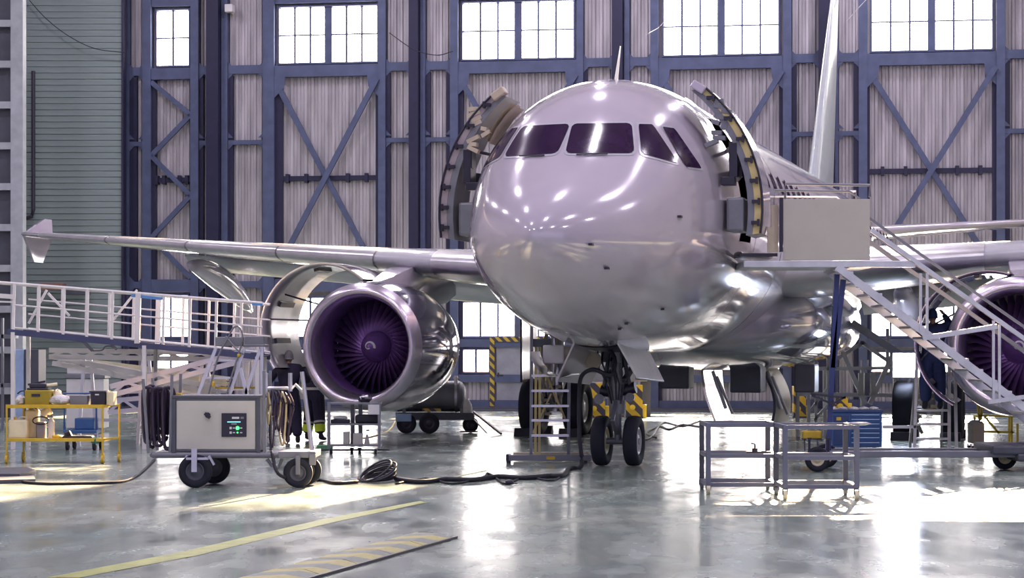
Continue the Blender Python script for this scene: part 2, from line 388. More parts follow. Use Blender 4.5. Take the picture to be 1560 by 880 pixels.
# windows
wn = [0]
def window(u0, u1, z0, z1, n, rows=2):
    wn[0] += 1; name = 'window_%d' % wn[0]
    fr = MB(); t = .05
    fr.box2((u0, -.1, z0), (u0 + t, .1, z1)); fr.box2((u1 - t, -.1, z0), (u1, .1, z1)); fr.box2((u0 + t, -.1, z0), (u1 - t, .1, z0 + t)); fr.box2((u0 + t, -.1, z1 - t), (u1 - t, .1, z1))
    o = fr.build(name, STEEL, None); o.location = (0, W0, 0); o.rotation_euler = (0, 0, -BETA); tag(o, kind='structure')
    W = u1 - u0 - 2 * t; cb = .16 if n == 6 else .0; pw = (W - cb) / n; m = MB(); key = {}
    for i in range(n):
        x0 = u0 + t + i * pw + (cb if i >= n / 2 and cb else 0)
        if i: m.box2((x0 - (cb if (cb and i == n // 2) else .0) - .03, -.05, z0 + t), (x0 + .03, .05, z1 - t))
        for r in range(rows):
            h = (z1 - z0 - 2 * t) / rows; k = (round(pw, 3), round(h, 3))
            if k not in key:
                g = MB(); g._add([(.02, 0, .02), (pw - .02, 0, .02), (pw - .02, 0, h - .02), (.02, 0, h - .02)], [(0, 1, 2, 3)]); me = g.mesh('pane'); me.materials.append(PANE); key[k] = me
            link('pane', key[k], o, loc=(x0, .02, z0 + t + r * h))
    for r in range(1, rows):
        z = z0 + t + r * (z1 - z0 - 2 * t) / rows; m.box2((u0 + t, -.045, z - .02), (u1 - t, .045, z + .02))
    m.build('muntin_bars', STEEL, o)
for a, b, n in topw: window(U(a), U(b), 10.2, 11.95, n)
for a, b, n, z1, z0 in loww: window(U(a), U(b), z0, z1, n, 1)
for a, b, n in topw: window(U(a), U(b), 12.6, 14.3, n)

# personnel door with hazard frame
d0, d1 = U(757), U(826)
m = MB(); m.box2((d0, -.13, .12), (d1, -.06, 2.0)); door = m.build('door_1', mat('door_sheet', (.30, .31, .36), .4, .3, var=.2, scale=2), None, bevel=.01)
door.location = (0, W0, 0); door.rotation_euler = (0, 0, -BETA); tag(door, kind='structure')
m = MB(); m.box2((d0 + .03, -.22, 1.0), (d0 + .22, -.19, 1.04)); m.box2((d0 + .05, -.2, .96), (d0 + .09, -.1, 1.1)); m.build('door_handle', DARK, door)
m = MB(); m.box2((d0 - .17, -.24, .12), (d0 - .04, -.14, 2.12)); m.box2((d0 - .04, -.24, 2.0), (d1 + .04, -.14, 2.14)); m.box2((d1 + .04, -.24, .12), (d1 + .17, -.14, 2.14)); m.build('door_frame', HAZS, door)
# door track kerb in front of the wall
UK = U(190)
m = MB(); m.box2((UK, -1.1, 0), (UR, -.62, .05)); m.box2((UK, -.62, 0), (UR, -.08, .09)); m.box2((UK, -.95, .05), (UR, -.9, .09)); tr = m.build('trim_1', DGREY, None)
tr.location = (0, W0, 0); tr.rotation_euler = (0, 0, -BETA); tag(tr, kind='structure')

# pale planked wall left of the doors and the dark truss column at the frame edge
lw = MB(); lw.box2((-19, 63.2, 0), (-11.56, 63.5, 16)); wl2 = lw.build('wall_side_return', DGREY); wl2.name = 'wall_return'; tag(wl2, kind='structure')
pk = MB(); pk._add([(-2.95, 0, 0), (0, 0, 0), (0, -.03, .01), (-2.95, -.03, .01), (0, -.01, .179), (-2.95, -.01, .179), (0, 0, .181), (-2.95, 0, .181)], [(0, 1, 2, 3), (3, 2, 4, 5), (5, 4, 6, 7)])
pme = pk.mesh('plank'); pme.materials.append(BRICKW)
for k in range(88): link('plank', pme, wl2, loc=(-11.56, 63.2, k * .181))
m = MB(); m.tube([(-14.15, 63.05, 10), (-14.15, 63.05, 5.9), (-14.2, 63.05, 5.7), (-14.4, 63.05, 5.65)], .06); m.build('drain_pipe', DARK, wl2, smooth=True)
m = MB(); m.box2((-11.56, 63.12, 0), (-11.5, 63.6, 16)); m.build('corner_post', STEELD, wl2)

tc = thing('truss_column', 'pale steel ladder-like column at left edge of the hangar', 'column', (-13.6, 56, 0))
for x in (-1.0, .62):
    m = MB(); m.box2((x - .16, -.1, 0), (x + .16, .3, 15.9)); m.build('column_chord', mat('column_paint', (.42, .45, .48), .5, .1) if x > 0 else GREYP, tc)
for k in range(15):
    m = MB(); m.box2((-.84, -.08, .6 + k * 1.07), (.46, .1, .78 + k * 1.07)); m.build('rung', MATS['column_paint'], tc)
m = MB(); m.box2((-.84, .12, 0), (.46, .28, 15.9)); m.build('web_plate', DGREY, tc)

# ================================================================== AIRLINER
NG = Vector((1.614, 32.515, 0)); YAW = -.271
air = thing('airliner', 'white twin-engine passenger jet with open front doors parked in the hangar', 'airplane', NG, YAW)
AM = Matrix.Translation(NG) @ Matrix.Rotation(YAW, 4, 'Z'); AI = AM.inverted()
tab = [(0, 3.25, 3.25, 3.25, 0), (.03, 3.37, 3.13, 3.25, .14), (.1, 3.48, 3.02, 3.25, .27), (.25, 3.64, 2.86, 3.25, .46), (.5, 3.83, 2.68, 3.27, .70), (.8, 4.01, 2.52, 3.3, .92),
       (1.1, 4.17, 2.39, 3.33, 1.10), (1.5, 4.41, 2.26, 3.38, 1.28), (1.9, 4.72, 2.14, 3.43, 1.41), (2.3, 5.04, 2.04, 3.5, 1.53), (2.7, 5.30, 1.96, 3.56, 1.63), (3.2, 5.52, 1.88, 3.63, 1.73),
       (3.8, 5.70, 1.81, 3.70, 1.83), (4.5, 5.82, 1.76, 3.76, 1.91), (5.3, 5.87, 1.73, 3.8, 1.96), (6.2, 5.87, 1.73, 3.8, 1.975), (22, 5.87, 1.73, 3.8, 1.975), (24, 5.87, 1.86, 3.86, 1.92),
       (26, 5.87, 2.3, 4.05, 1.74), (28, 5.86, 2.95, 4.35, 1.42), (30, 5.74, 3.65, 4.65, 1.02), (32, 5.5, 4.35, 4.9, .6), (33.84, 5.28, 4.9, 5.1, .2)]
def pchip(xs, ys):
    n = len(xs); h = [xs[i + 1] - xs[i] for i in range(n - 1)]; d = [(ys[i + 1] - ys[i]) / h[i] for i in range(n - 1)]; m = [0] * n
    m[0] = d[0]; m[-1] = d[-1]
    for i in range(1, n - 1):
        if d[i - 1] * d[i] > 0:
            w1 = 2 * h[i] + h[i - 1]; w2 = h[i] + 2 * h[i - 1]; m[i] = (w1 + w2) / (w1 / d[i - 1] + w2 / d[i])
    def f(x):
        x = min(max(x, xs[0]), xs[-1]); i = 0
        while i < n - 2 and x > xs[i + 1]: i += 1
        t = (x - xs[i]) / h[i]; t2, t3 = t * t, t * t * t
        return (2 * t3 - 3 * t2 + 1) * ys[i] + (t3 - 2 * t2 + t) * h[i] * m[i] + (-2 * t3 + 3 * t2) * ys[i + 1] + (t3 - t2) * h[i] * m[i + 1]
    return f
xs = [t[0] for t in tab]
q_ = [sqrt(x) for x in xs]
fzt, fzb, fzm, fhw = (pchip(q_, [t[k] for t in tab]) for k in (1, 2, 3, 4))
def fus(s, th, off=0):
    q = sqrt(max(s, 0)); zt, zb, zm, hw = fzt(q), fzb(q), fzm(q), fhw(q)
    c, si = cos(th), sin(th)
    h = (zt - zm) if si >= 0 else (zm - zb)
    p = Vector((hw * c, s - 5.07, zm + h * si))
    if off: n = Vector((c * max(h, .01), 0, si * max(hw, .01))).normalized(); p += n * off
    return p
NT = 128
D0, D1 = 4.85, 5.67
ss = [0, .002, .006, .012, .02, .035, .055, .08, .11, .15, .2, .26, .33, .41, .5, .6, .7, .8, .9, 1.0, 1.1, 1.2, 1.3, 1.42, 1.55, 1.68, 1.8, 1.92, 2.05, 2.18, 2.3, 2.42, 2.55, 2.7, 2.85, 3, 3.2, 3.4, 3.6, 3.8, 4.1, 4.45, D0, 5.25, D1, 6.2] + [7 + i for i in range(27)] + [33.84]
bm = bmesh.new(); rings = []
for s in ss: rings.append([bm.verts.new(fus(s, 2 * pi * i / NT)) for i in range(NT)])
def is_door(si, i):
    s = (ss[si] + ss[si + 1]) / 2; z = fus(s, 2 * pi * (i + .5) / NT).z; return D0 <= s <= D1 and 3.42 < z < 5.27
for j in range(len(ss) - 1):
    for i in range(NT):
        if is_door(j, i): continue
        k = (i + 1) % NT; bm.faces.new((rings[j][i], rings[j][k], rings[j + 1][k], rings[j + 1][i]))
bm.faces.new(rings[-1])
bmesh.ops.remove_doubles(bm, verts=bm.verts, dist=1e-5); bmesh.ops.recalc_face_normals(bm, faces=bm.faces)
bvh = BVHTree.FromBMesh(bm)
me = bpy.data.meshes.new('fuselage'); bm.to_mesh(me); bm.free(); me.polygons.foreach_set('use_smooth', [True] * len(me.polygons)); me.materials.append(PAINT)
fus_o = link('fuselage', me, air)
co = AI @ Vector((0, 0, CAMH))
def cast(px, py, off=.008):
    d = AI.to_3x3() @ Vector(((px - 780) / FPX, 1, (HOR - py) / FPX)); d.normalize()
    loc, n, _, _ = bvh.ray_cast(co, d)
    if loc is None: return None
    if n.dot(d) > 0: n = -n
    return loc + n * off
def bil(q, u, v):
    a = [q[0][k] * (1 - u) + q[1][k] * u for k in (0, 1)]; b = [q[3][k] * (1 - u) + q[2][k] * u for k in (0, 1)]
    return a[0] * (1 - v) + b[0] * v, a[1] * (1 - v) + b[1] * v
def surf_patch(quad, off=.008, n=10, rc=.14):
    """curved quad patch on the fuselage with rounded corners; returns (rows)"""
    rows = []
    for j in range(n + 1):
        v = j / n; v = .5 - .5 * cos(pi * v)
        e = min(v, 1 - v); ins = rc * (1 - sqrt(max(0, 1 - (1 - min(1, e / rc)) ** 2))) if e < rc else 0
        row = []
        for i in range(n + 1):
            u = ins * .6 + (1 - 1.2 * ins) * i / n
            x, y = bil(quad, u, v); row.append(cast(x, y, off))
        rows.append(row)
    return rows
wins = [[(872, 189), (962, 188), (966, 234), (861, 234)], [(972, 189.5), (994, 190), (1034, 250), (977, 234)], [(1008, 193.5), (1027, 196), (1069, 257), (1044, 254)]]
for q in wins:
    cx = sum(p[0] for p in q) / 4; cy = sum(p[1] for p in q) / 4
    big = [(cx + (p[0] - cx) * 1.0 + (3 if p[0] > cx else -3), cy + (p[1] - cy) + (3 if p[1] > cy else -3)) for p in q]
    rows = surf_patch(q, .012); rows2 = surf_patch(big, .006)
    for sg in (1, -1):
        m = MB(); m.grid([[(sg * v.x, v.y, v.z) for v in r] for r in rows2]); f_ = m.build('window_frame', PAINTG, air, smooth='all')
        m = MB(); m.grid([[(sg * v.x, v.y, v.z) for v in r] for r in rows]); m.build('cockpit_window', WINDOWM, air, smooth='all')
# wipers
for sg in (1, -1):
    p0 = cast(878, 238, .03); p1 = cast(925, 236.5, .03)
    m = MB(); m.tube([(sg * p0.x, p0.y, p0.z), (sg * p1.x, p1.y, p1.z)], .012, 6); m.build('wiper', DARK, air)
# seams: radome ring, section joint, belly joint
def seam(s, a0=-pi, a1=pi, wd=.014, m_=SEAM):
    m = MB(); n = 120
    m.grid([[fus(s + e, a0 + (a1 - a0) * i / n, .003) for i in range(n + 1)] for e in (-wd, wd)]); m.build('skin_seam', m_, air, smooth='all')
seam(6.1, wd=.01); seam(8.9, wd=.02); seam(12.5)
# probes, lights, small hatches
for px, py in ((900, 372), (924, 408), (955, 492), (945, 500), (1035, 330), (1010, 470)):
    p = cast(px, py, .01)
    if p: m = MB(); m.box(p, (.05, .12, .03)); m.build('static_probe', DARK, air)
m = MB(); m._add([(0, -.25, 5.86), (0, .02, 5.86), (.0, .22, 6.42), (0, .14, 6.42), (.015, -.1, 5.86), (-.015, -.1, 5.86)], [(0, 4, 2, 3), (0, 3, 2, 5), (4, 1, 2), (5, 2, 1)])
m.build('blade_antenna', ALU, air)
m = MB(); m.ball((0, 1.2, 5.87), (.16, .9, .05)); m.build('satcom_dome', PAINT, air, smooth='all')
# cabin interior shells
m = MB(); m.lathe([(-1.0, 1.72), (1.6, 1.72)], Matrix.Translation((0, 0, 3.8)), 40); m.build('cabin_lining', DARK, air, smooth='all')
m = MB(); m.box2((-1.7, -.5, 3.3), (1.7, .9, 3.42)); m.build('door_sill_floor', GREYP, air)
# cabin windows
b = MB(); b.lathe([(-.01, .0), (-.01, .12), (.01, .14)], Matrix.Diagonal((.8, 1, 1.25, 1)) , 14); cwm = b.mesh('cabin_window'); cwm.materials.append(WINDOWM)
for sg in (1, -1):
    for k in range(28):
        o = link('cabin_window', cwm, air); zz = 4.55; o.location = (sg * (1.975 * sqrt(1 - ((zz - 3.8) / 2.07) ** 2) + .004), 2.0 + k * .78, zz); n_ = Vector((sg * cos(R(20)), 0, sin(R(20)))); x_ = Vector((0, 1, 0)); o.rotation_euler = Matrix((x_, n_, x_.cross(n_))).transposed().to_euler()

# open front doors, swung forward and parallel to the fuselage
for sg in (1, -1):
    s0, s1 = 3.72, 4.53
    prof = []
    for k in range(15):
        z = 3.44 + k * (5.55 - 3.44) / 14; t = (z - 3.8) / 2.25
        prof.append((2.22 * sqrt(1 - t * t) * 1.0 + .20, z))
    y0, y1 = s0 - 5.07, s1 - 5.07
    m = MB(); m.grid([[(sg * x, y, z) for x, z in prof] for y in (y0, (y0 + y1) / 2, y1)]); m.build('cabin_door', PAINT, air, smooth='all', )
    th = .2
    ins = [(x - th, z - .03) for x, z in prof]
    m = MB(); m.grid([[(sg * x, y0, z) for x, z in prof], [(sg * (x - .11), y0 - .003, z - .015) for x, z in prof]]); dr = m.build('door_edge', PRIMER if sg > 0 else mat('mauve_primer', (.36, .30, .33), .5, 0), air)
    m = MB(); m.grid([[(sg * (x - .11), y0 + .002, z - .015) for x, z in prof], [(sg * (x - .006), y0 + .002, z) for x, z in ins]]); m.build('door_inner_edge', GREYP, air)
    m = MB(); m.grid([[(sg * x, y, z) for x, z in ins] for y in (y0, y1)]); m.grid([[(sg * x, y1, z) for x, z in prof], [(sg * x, y1, z) for x, z in ins]])
    m.grid([[(sg * prof[0][0], y, prof[0][1]) for y in (y0, y1)], [(sg * ins[0][0], y, ins[0][1]) for y in (y0, y1)]]); m.grid([[(sg * prof[-1][0], y, prof[-1][1]) for y in (y0, y1)], [(sg * ins[-1][0], y, ins[-1][1]) for y in (y0, y1)]])
    m.build('door_lining', GREYP, air, smooth=True)
    m = MB(); m.tube([(sg * (x + .005), y0 - .012, z) for x, z in prof], .018, 6); m.build('door_seal', DARK, air, smooth=True)
    for k in (1, 3, 5, 7, 9, 11, 13):
        x, z = prof[k]; m = MB(); m.box((sg * (x - .09), y0 - .03, z), (.1, .06, .05)); m.box((sg * (x - .04), y0 - .03, z), (.03, .07, .1)); m.build('door_latch', DARK, dr)
    m = MB()       # arm & mechanism
    m.box((sg * 2.0, y0 + .15, 4.5), (.12, .3, .5)); m.bar((sg * 2.05, y0 + .2, 4.35), (sg * 1.75, .1, 4.35), .12, .16); m.bar((sg * 2.0, y0 + .2, 4.75), (sg * 1.6, .05, 4.7), .05)
    m.box((sg * 1.92, y0 + .1, 4.2), (.2, .2, .12)); m.box((sg * 1.98, y0 + .08, 4.62), (.1, .1, .3)); m.build('door_hinge_arm', DARK, air, bevel=.01)
    m = MB(); m.box((sg * 2.02, y0 + .3, 3.72), (.26, .5, .5)); m.build('slide_bustle', GREYP, air, bevel=.04)
    m = MB()
    for k in range(9): m.box((sg * random.uniform(1.68, 1.92), y0 + .05, 4.75 + k * .075), (random.uniform(.08, .22), .12, .06), ry=random.uniform(-.6, .6))
    m.build('door_mechanism', TAN if sg < 0 else GREYP, air)
    m = MB()
    for i, (x, z) in enumerate([(1.38, 5.42), (1.46, 5.26), (1.56, 5.08), (1.66, 4.9)]): pass
    m.grid([[(sg * x, yy, z) for x, z in ((1.30, 5.42), (1.45, 5.28), (1.60, 5.08), (1.70, 4.88))] for yy in (y0 - .02, y0 + .5)]); m.grid([[(sg * (x - .05), yy, z - .05) for x, z in ((1.30, 5.42), (1.45, 5.28), (1.60, 5.08), (1.70, 4.88))] for yy in (y0 - .02, y0 + .5)])
    m.build('door_fairing_flap', TAN if sg < 0 else PAINT, air, smooth='all')
    m = MB(); m.box((sg * 1.50, y0 + .02, 5.56), (.22, .2, .12), ry=sg * .6); m.build('door_top_fitting', TAN if sg < 0 else PAINT, air, bevel=.02)

# wings
def airfoil(c, t, n=14):
    pts = []
    for i in range(n + 1):
        x = .5 * (1 + cos(pi * i / n)); y = 5 * t * (.2969 * sqrt(x) - .126 * x - .3516 * x * x + .2843 * x ** 3 - .1036 * x ** 4); pts.append((x * c, y * c * 1.1))
    for i in range(1, n + 1):
        x = .5 * (1 - cos(pi * i / n)); y = 5 * t * (.2969 * sqrt(x) - .126 * x - .3516 * x * x + .2843 * x ** 3 - .1036 * x ** 4); pts.append((x * c, -y * c * .9))
    return pts
def wing_z(l): return 3.10 + (l - 1.9) * .089
def wing_le(l): return 10.05 - 5.07 + (l - 2) * .517
def wing_te(l): return (16.6 + max(0, l - 6.4) * .27) - 5.07
def wing_t(l): return .145 - .0035 * l
for sg in (1, -1):
    lats = [1.2, 2, 3, 4, 5, 6.4, 8, 10, 12, 14, 16, 17]
    rows = []
    for l in lats:
        c = wing_te(l) - wing_le(l); rows.append([(sg * l, wing_le(l) + x, wing_z(l) + z + .12 * x / c * 0) for x, z in airfoil(c, wing_t(l))])
    m = MB(); m.grid(rows); m._add(rows[-1], [tuple(range(len(rows[-1])))]); m.build('wing', PAINTG, air, smooth='all')
    for la, lb in ((2.6, 5.1), (6.5, 9.0), (9.05, 11.6), (11.65, 14.1), (14.15, 16.4)):
        rows = []
        for l in (la, (la + lb) / 2, lb):
            c = wing_te(l) - wing_le(l); af = airfoil(c, wing_t(l), 14); k = [p for p in af if p[0] < .15 * c]
            rows.append([(sg * l, wing_le(l) + x * 1.0 - .04, wing_z(l) + z * 1.05) for x, z in k])
        m = MB(); m.grid(rows); m.build('slat', CHROME if False else ALU, air, smooth='all')
    # tip fence
    l = 17; y = wing_le(l); z = wing_z(l)
    m = MB()
    for tz, ty0, ty1 in ((.42, 1.25, 1.6), (-.62, .75, 1.15)):
        w_ = .03
        m._add([(sg * (l - w_), y + .1, z), (sg * (l + w_), y + .1, z), (sg * (l + w_), y + 1.5, z), (sg * (l - w_), y + 1.5, z), (sg * (l + .05), y + ty0, z + tz), (sg * (l + .1), y + ty0, z + tz), (sg * (l + .1), y + ty1, z + tz), (sg * (l + .05), y + ty1, z + tz)],
               [(0, 1, 5, 4), (1, 2, 6, 5), (2, 3, 7, 6), (3, 0, 4, 7), (4, 5, 6, 7)])
    m.build('wingtip_fence', PAINT, air, smooth=True)
    # flap track fairings
    for l, ln, dr in ((3.4, 3.0, .75), (7.4, 3.0, .75), (11.9, 3.4, .95)):
        pts, rad = [], []; yy = wing_te(l) - 2.2; zz = wing_z(l) - .28
        for k in range(13):
            t = k / 12; pts.append((sg * l, yy + ln * t, zz - .1 - dr * t ** 1.7)); rad.append(max(.02, .27 * sin(pi * min(1, t * .93 + .05)) ** .6))
        m = MB(); m.tube(pts, rad, 14); m.build('flap_track_fairing', PAINT, air, smooth='all')
    # flaps slightly lowered
    rows = []
    for l in (2.4, 6.4, 9, 13):
        c = 1.2 if l < 7 else .8; rows.append([(sg * l, wing_te(l) - .35 + x * .92, wing_z(l) - .16 - x * .42 + z) for x, z in airfoil(c, .12, 8)])
    m = MB(); m.grid(rows); m.build('flap', PAINTG, air, smooth='all')

# belly fairing
rows = []
for y, hw, zb, zt in ((4.2, .5, 1.75, 2.2), (4.8, 1.25, 1.64, 2.7), (5.6, 1.75, 1.52, 3.0), (6.6, 2.08, 1.43, 3.2), (8, 2.25, 1.38, 3.3), (11, 2.3, 1.36, 3.3), (13.5, 2.2, 1.40, 3.2), (15.5, 1.8, 1.55, 2.9), (17, 1.0, 1.72, 2.2)):
    zc = (zb + zt) / 2; rows.append([(hw * (abs(cos(a)) ** .8) * (1 if cos(a) > 0 else -1), y, zc + (zt - zb) / 2 * (abs(sin(a)) ** .8) * (1 if sin(a) > 0 else -1)) for a in [2 * pi * i / 48 for i in range(49)]])
m = MB(); m.grid(rows); m.build('belly_fairing', CHROME if False else mat('belly_gloss', (.42, .41, .48), .1, .45, var=.05, coat=.9), air, smooth='all')

# engines
def fan_blade_mesh():
    b = MB(); rows = []
    for k in range(9):
        r = .27 + k * (.87 - .27) / 8; tw = R(25 + 38 * k / 8); c = .26 - .01 * k; lean = .10 * (k / 8) ** 2
        rows.append([((r), sin(tw) * c * e + lean, cos(tw) * c * e * -1) for e in (-.55, -.2, .2, .55)])
    # local: radial = x, axial = y, tangential = z
    b.grid(rows); me = b.mesh('fan_blade', 'all'); me.materials.append(BLADE_FLARE); return me
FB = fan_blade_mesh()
for sg in (1, -1):
    T = Matrix.Translation((sg * 5.75, 4.35, 1.83))
    m = MB(); m.lathe([(.22, 1.145), (.5, 1.175), (.9, 1.2), (1.4, 1.21), (1.9, 1.195), (2.4, 1.13), (2.9, 1.02), (3.1, .96), (3.08, .92), (2.6, .95)], T, 72)
    eng = m.build('engine', NAC, air, smooth='all')
    m = MB(); m.lathe([(.45, .875), (.3, .88), (.18, .895), (.08, .925), (.02, .96), (0, 1.0), (.02, 1.035), (.07, 1.07), (.14, 1.11), (.225, 1.146)], T, 72); m.build('inlet_lip', LIPM, eng, smooth='all')
    m = MB(); m.lathe([(.44, .875), (.7, .88), (1.0, .885), (1.5, .885)], T, 72); m.build('inlet_barrel', BARREL_FLARE, eng, smooth='all')
    m = MB(); m.lathe([(1.35, 0.0), (1.35, .885)], T, 48); m.build('stator_disc', DARK, eng)
    m = MB(); m.lathe([(.55, 0.0), (.56, .03), (.62, .09), (.72, .17), (.85, .245), (1.0, .285), (1.15, .3), (1.3, .3)], T, 36); m.build('spinner', BARREL_FLARE, eng, smooth='all')
    m = MB(); r0 = []; r1 = []
    for k in range(30):
        t = k / 29; a = R(-20 + 330 * t); r = .10 - .065 * t; hw = .018 * (1 - .5 * t)
        for L_, rr in ((r0, r - hw), (r1, r + hw)): L_.append(T @ Vector((rr * cos(a), .55 + (.62 - .55) * (rr / .09) ** 1.3 - .012, rr * sin(a))))
    m.grid([r0, r1]); m.build('spiral_mark', WHITE, eng)
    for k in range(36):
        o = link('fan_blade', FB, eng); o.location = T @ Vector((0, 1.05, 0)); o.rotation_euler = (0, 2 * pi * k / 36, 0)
    m = MB(); m.lathe([(3.0, .62), (3.3, .6), (4.0, .45), (4.4, .36), (4.4, 0)], T, 36); m.build('core_nozzle', ALU, eng, smooth='all')
    # pylon
    rows = []
    for y, z0, z1, hw in ((5.2, 2.95, 3.0, .05), (5.8, 2.9, 3.12, .2), (6.6, 2.7, 3.3, .28), (7.6, 2.6, 3.45, .28), (9.0, 2.7, 3.3, .22), (10.2, 2.9, 3.1, .05)):
        rows.append([(sg * 5.75 + x, y, z) for x, z in ((-hw, z0), (hw, z0), (hw * .8, z1), (-hw * .8, z1), (-hw, z0))])
    m = MB(); m.grid(rows); m.build('pylon', PAINT, air, smooth=True)
    # opened fan cowl: outboard on the starboard engine, inboard on the port engine (both image-left)
    H = Vector((sg * 5.75 - .1, 0, 3.02)); ph = R(44 if sg < 0 else 20); T2 = Matrix.Translation(H) @ Matrix.Rotation(ph, 4, 'Y') @ Matrix.Translation(Vector((0, 0, -1.2)))
    prof_o = [(5.0, 1.215), (5.5, 1.225), (6.2, 1.225), (6.75, 1.19)]
    m = MB(); m.lathe(prof_o, T2, 30, R(92), R(262)); fc = m.build('fan_cowl', NAC, air, smooth='all')
    m = MB(); m.lathe([(y, r - .05) for y, r in prof_o], T2, 30, R(92), R(262)); m.lathe([(5.0, 1.165), (5.0, 1.215)], T2, 30, R(92), R(262)); m.lathe([(6.75, 1.14), (6.75, 1.19)], T2, 30, R(92), R(262))
    m.build('cowl_lining', ALU if sg < 0 else NAC, fc, smooth='all')
    for a in (120, 150, 200, 235): m = MB(); m.box(T2 @ Vector((1.15 * cos(R(a)), 5.9, 1.15 * sin(R(a)))), (.1, .7, .06), ry=-R(a) + pi / 2 + ph); m.build('cowl_stiffener', DARK, fc)
    m = MB(); e = T2 @ Vector((1.16 * cos(R(215)), 5.2, 1.16 * sin(R(215)))); m.tube([e, (sg * 5.75 - .95, 5.3, 2.3)], .018, 6); e = T2 @ Vector((1.16 * cos(R(190)), 5.6, 1.16 * sin(R(190)))); m.tube([e, (sg * 5.75 - .9, 5.9, 2.5)], .018, 6)
    m.build('hold_open_rod', DARK, fc, smooth=True)

# fin + tailplane
rows = []
for k in range(8):
    z = 5.5 + k * (11.76 - 5.5) / 7; le = 28.1 + (z - 7) * .8 - 5.07; te = 31.85 + (z - 6.5) * .24 - 5.07
    rows.append([(y_, le + x, z) for x, y_ in airfoil(te - le, .11, 10)])
m = MB(); m.grid(rows); m._add(rows[-1], [tuple(range(len(rows[-1])))]); m.build('tail_fin', mat('fin_paint', (.38, .42, .44), .35, 0, var=.08, coat=.2), air, smooth='all')
for sg in (1, -1):
    rows = []
    for l in (.4, 2, 4, 6.2):
        le = 28.6 + l * .62 - 5.07; c = 3.9 - l * .4; rows.append([(sg * l, le + x, 4.82 + (l - 1) * .085 + z) for x, z in airfoil(c, .11, 10)])
    m = MB(); m.grid(rows); m._add(rows[-1], [tuple(range(len(rows[-1])))]); m.build('tailplane', PAINT, air, smooth='all')

# wheels
def wheel(parent, c, R_, w_, hubm, axis='X', tname='tyre'):
    k = R_; h = w_ / 2
    prof = [(-h * .62, k * .55), (-h * .85, k * .62), (-h, k * .78), (-h * .93, k * .91), (-h * .7, k * .98), (-h * .3, k), (h * .3, k), (h * .7, k * .98), (h * .93, k * .91), (h, k * .78), (h * .85, k * .62), (h * .62, k * .55)]
    m = MB(); m.lathe(prof, Matrix.Translation(c), 40, axis=axis); t = m.build(tname, TYRE, parent, smooth='all')
    m = MB()
    for sg in (1, -1):
        m.lathe([(sg * h * .62, k * .56), (sg * h * .72, k * .5), (sg * h * .45, k * .44), (sg * h * .4, k * .3), (sg * h * .62, k * .24), (sg * h * .7, k * .12), (sg * h * .72, 0)], Matrix.Translation(c), 32, axis=axis)
    m.build('wheel_hub', hubm, t, smooth='all'); return t
HUBW = mat('hub_grey', (.5, .5, .52), .4, .3); HUBY = mat('hub_cream', (.62, .55, .36), .45, .1)
# nose gear
ng = MB(); ng.cyl((0, 0, .38), (0, -.02, .95), .06, n=16); ng.cyl((0, -.02, .85), (0, -.12, 1.95), .095, n=16); ng.cyl((-.34, 0, .38), (.34, 0, .38), .05, n=12)
ng.cyl((0, -.03, .8), (0, -.03, 1.0), .12, n=16); ngo = ng.build('nose_gear_strut', GREYP, air, smooth=True)
wheel(ngo, (-.25, 0, .385), .382, .22, HUBY); wheel(ngo, (.25, 0, .385), .382, .22, HUBW)
m = MB(); m.bar((0, -.1, 1.0), (0, -.38, .72), .06); m.bar((0, -.38, .72), (0, -.06, .5), .06); m.build('torque_link', GREYP, ngo)
m = MB(); m.bar((-.12, -.1, 1.3), (-.2, 1.2, 1.85), .07); m.bar((.12, -.1, 1.3), (.2, 1.2, 1.85), .07); m.bar((-.1, -.1, 1.55), (.1, -.1, 1.55), .1); m.build('drag_brace', DGREY, ngo)
m = MB(); m.cyl((-.26, -.02, 1.15), (-.05, -.02, 1.12), .085, n=14); m.cyl((.28, -.02, 1.2), (.05, -.02, 1.15), .09, n=14); m.build('steering_actuator', DARK, ngo, smooth=True)
for x, z, r in ((-.26, 1.02, .08), (.22, 1.05, .07)):
    m = MB(); m.cyl((x, -.16, z), (x, -.04, z), r, r * .8, 16); m.build('taxi_light', GREYP, ngo, smooth=True)
m = MB(); m.cyl((-.33, -.28, 1.6), (-.33, -.2, 1.6), .13, n=20); 
for i in range(10): m.cyl((-.33 + .09 * cos(i * pi / 5), -.3, 1.6 + .09 * sin(i * pi / 5)), (-.33 + .09 * cos(i * pi / 5), -.28, 1.6 + .09 * sin(i * pi / 5)), .018, n=8)
m.build('ground_power_socket', TAN, ngo, smooth=True)
for k in range(7):
    x = random.uniform(-.25, .22); m = MB(); m.tube([(x, -.12, 1.95), (x + random.uniform(-.12, .12), -.25, 1.6), (x * .6, -.14, 1.25), (x * .3, -.12, .95)], .014, 6); m.build('hydraulic_line', DARK, ngo, smooth=True)
rows = []
for k in range(17):
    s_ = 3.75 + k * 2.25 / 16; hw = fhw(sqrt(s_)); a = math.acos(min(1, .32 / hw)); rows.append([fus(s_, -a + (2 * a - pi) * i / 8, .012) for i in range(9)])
m = MB(); m.grid(rows); m.build('gear_bay_shade', DARK, air)  # dark patch on the belly skin stands in for shade inside the bay
for k in range(6):
    m = MB(); x = random.uniform(-.24, .24); m.box((x, -.3 + k * .2, 1.66), (.12, .14, .16)); m.build('bay_equipment', DGREY if k % 2 else GREYP, air, bevel=.01)
for sx in (-1, 1): m = MB(); m.bar((sx * .1, -.12, 1.75), (sx * .2, -.05, 1.2), .05); m.build('strut_brace', DGREY, air)
